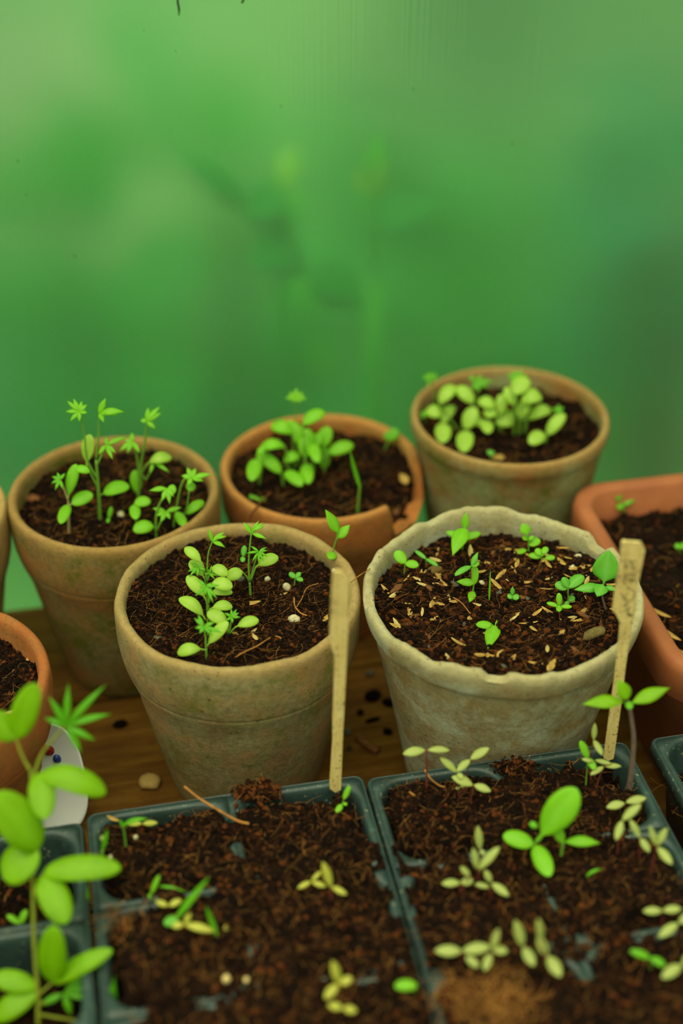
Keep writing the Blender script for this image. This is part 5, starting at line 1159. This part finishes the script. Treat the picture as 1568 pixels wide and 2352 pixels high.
def shrub(label, px, py, dist, rad, n, ll, lw, mat, seed, hang=.3, group=None):
    """a bush whose middle lies `dist` metres behind the wall along the sight line"""
    r = ray(px, py); p0 = uv(0, WOFF); nrm_ = -V
    d0 = ((p0 - CAM) @ nrm_) / (r @ nrm_); p = CAM + r * (d0 + dist / np.linalg.norm(r))
    base = np.array([p[0], p[1], GZ - .01]); h = p[2] - base[2]
    o = empty('garden_shrub', base)
    tag(o, label, 'shrub', group)
    v, f = foliage((0, 0, h), rad, n, ll, lw, seed, hang)
    obj('foliage', mesh('foliage', v, f, FAR[mat], attr=np.zeros(len(v))), o, kind='stuff')
    tubes = []
    for k in range(5):
        a = k * 1.256; e = np.array([math.cos(a) * rad[0] * .55, math.sin(a) * rad[1] * .55, h + rad[2] * .2])
        tubes.append(tube(spline(np.array([(0.02 * math.cos(a), .02 * math.sin(a), 0), e * np.array([.35, .35, .55]), e]), 4), .008, 6))
    v, f = join(tubes); obj('branches', mesh('branches', v, f, M['bark_far']), o)
def behind(px, py, dist):
    """point `dist` metres behind the wall, measured square to it, on the sight line"""
    r = ray(px, py); p0 = uv(0, WOFF); nn_ = -V
    return CAM + r * (((p0 - CAM) @ nn_ + dist) / (r @ nn_))
def sprig(label, dist, stem_px, leaves, mat):
    """a garden plant close to the pane: stem and separate large leaves"""
    top = behind(*stem_px, dist); base = np.array([top[0], top[1], GZ - .01])
    o = empty('garden_plant', base); tag(o, label, 'plant')
    tubes = [tube(spline(np.array([(0, 0, 0), (0, 0, (top - base)[2] * .6), top - base]), 5), .004, 6)]
    for bx, by, tx, ty, w, mt in leaves:
        b = behind(bx, by, dist); e = behind(tx, ty, dist + random.uniform(-.02, .02))
        tubes.append(tube(spline(np.array([top - base, (top + b) / 2 - base + np.array([0, 0, .01]), b - base]), 4), .0012, 5))
        n_ = .5 * UPV + .6 * (V * 1.0)
        vs_, fs_, at_ = leaf_mesh('ovate', b - base, e - base, w, n_, .12, .15, None)
        obj('leaf', mesh('leaf', vs_, fs_, FAR[mt], attr=at_), o)
    v, f = join(tubes); obj('stem', mesh('stem', v, f, FAR[mat], attr=np.zeros(len(v))), o)
sprig('arching leafy plant close behind the wall, two leaves coloured paler as if lit', .075, (640, 640),
      [(650, 430, 672, 335, .016, 'bright'), (650, 440, 560, 500, .03, 'mid'), (560, 470, 390, 350, .018, 'mid'), (690, 560, 560, 600, .04, 'mid'), (700, 620, 830, 690, .03, 'mid'), (620, 520, 700, 440, .02, 'grass')], 'mid')
sprig('pale sprig behind the wall just right of centre', .07, (860, 640), [(835, 440, 885, 350, .020, 'bright'), (850, 420, 870, 300, .018, 'grass'), (850, 520, 1010, 470, .025, 'mid')], 'grass')
sprig('low leafy plant behind the wall above the broken pot', .135, (720, 900), [(700, 850, 760, 790, .03, 'grass'), (690, 850, 620, 760, .03, 'mid'), (690, 700, 690, 610, .022, 'grass')], 'mid')
shrub('wide soft green shrub some way behind the wall, left of centre', 420, 560, .50, (.26, .08, .12), 110, .12, .055, 'mid', 3, .4)
shrub('dim bluish green bush behind the wall at lower left', 150, 900, 1.45, (.34, .12, .20), 150, .12, .06, 'teal', 5)
shrub('dark green bush filling the wall at upper right', 1400, 260, 1.5, (.40, .22, .50), 340, .13, .06, 'dark', 6)
shrub('bluish bush low behind the wall at the right edge', 1600, 540, .42, (.09, .07, .14), 60, .10, .05, 'teal', 7)
shrub('leafy green bush behind the wall over the right back pot', 1080, 700, 1.0, (.26, .10, .18), 150, .11, .05, 'mid', 11)
shrub('grassy dark bush behind the wall at the left edge', -60, 400, 2.1, (.22, .14, .40), 120, .14, .05, 'dark', 10)
# gravel path beyond the shrubs
pth = obj('path', box_mesh('path', -6, 0.25, 2.4, 4.2, GZ - .03, GZ + .005, M['gravel']), None, uv(0, 0, 0), YAW, 'structure')
pth['label'] = 'pale gravel path outside, blurred behind the wall'
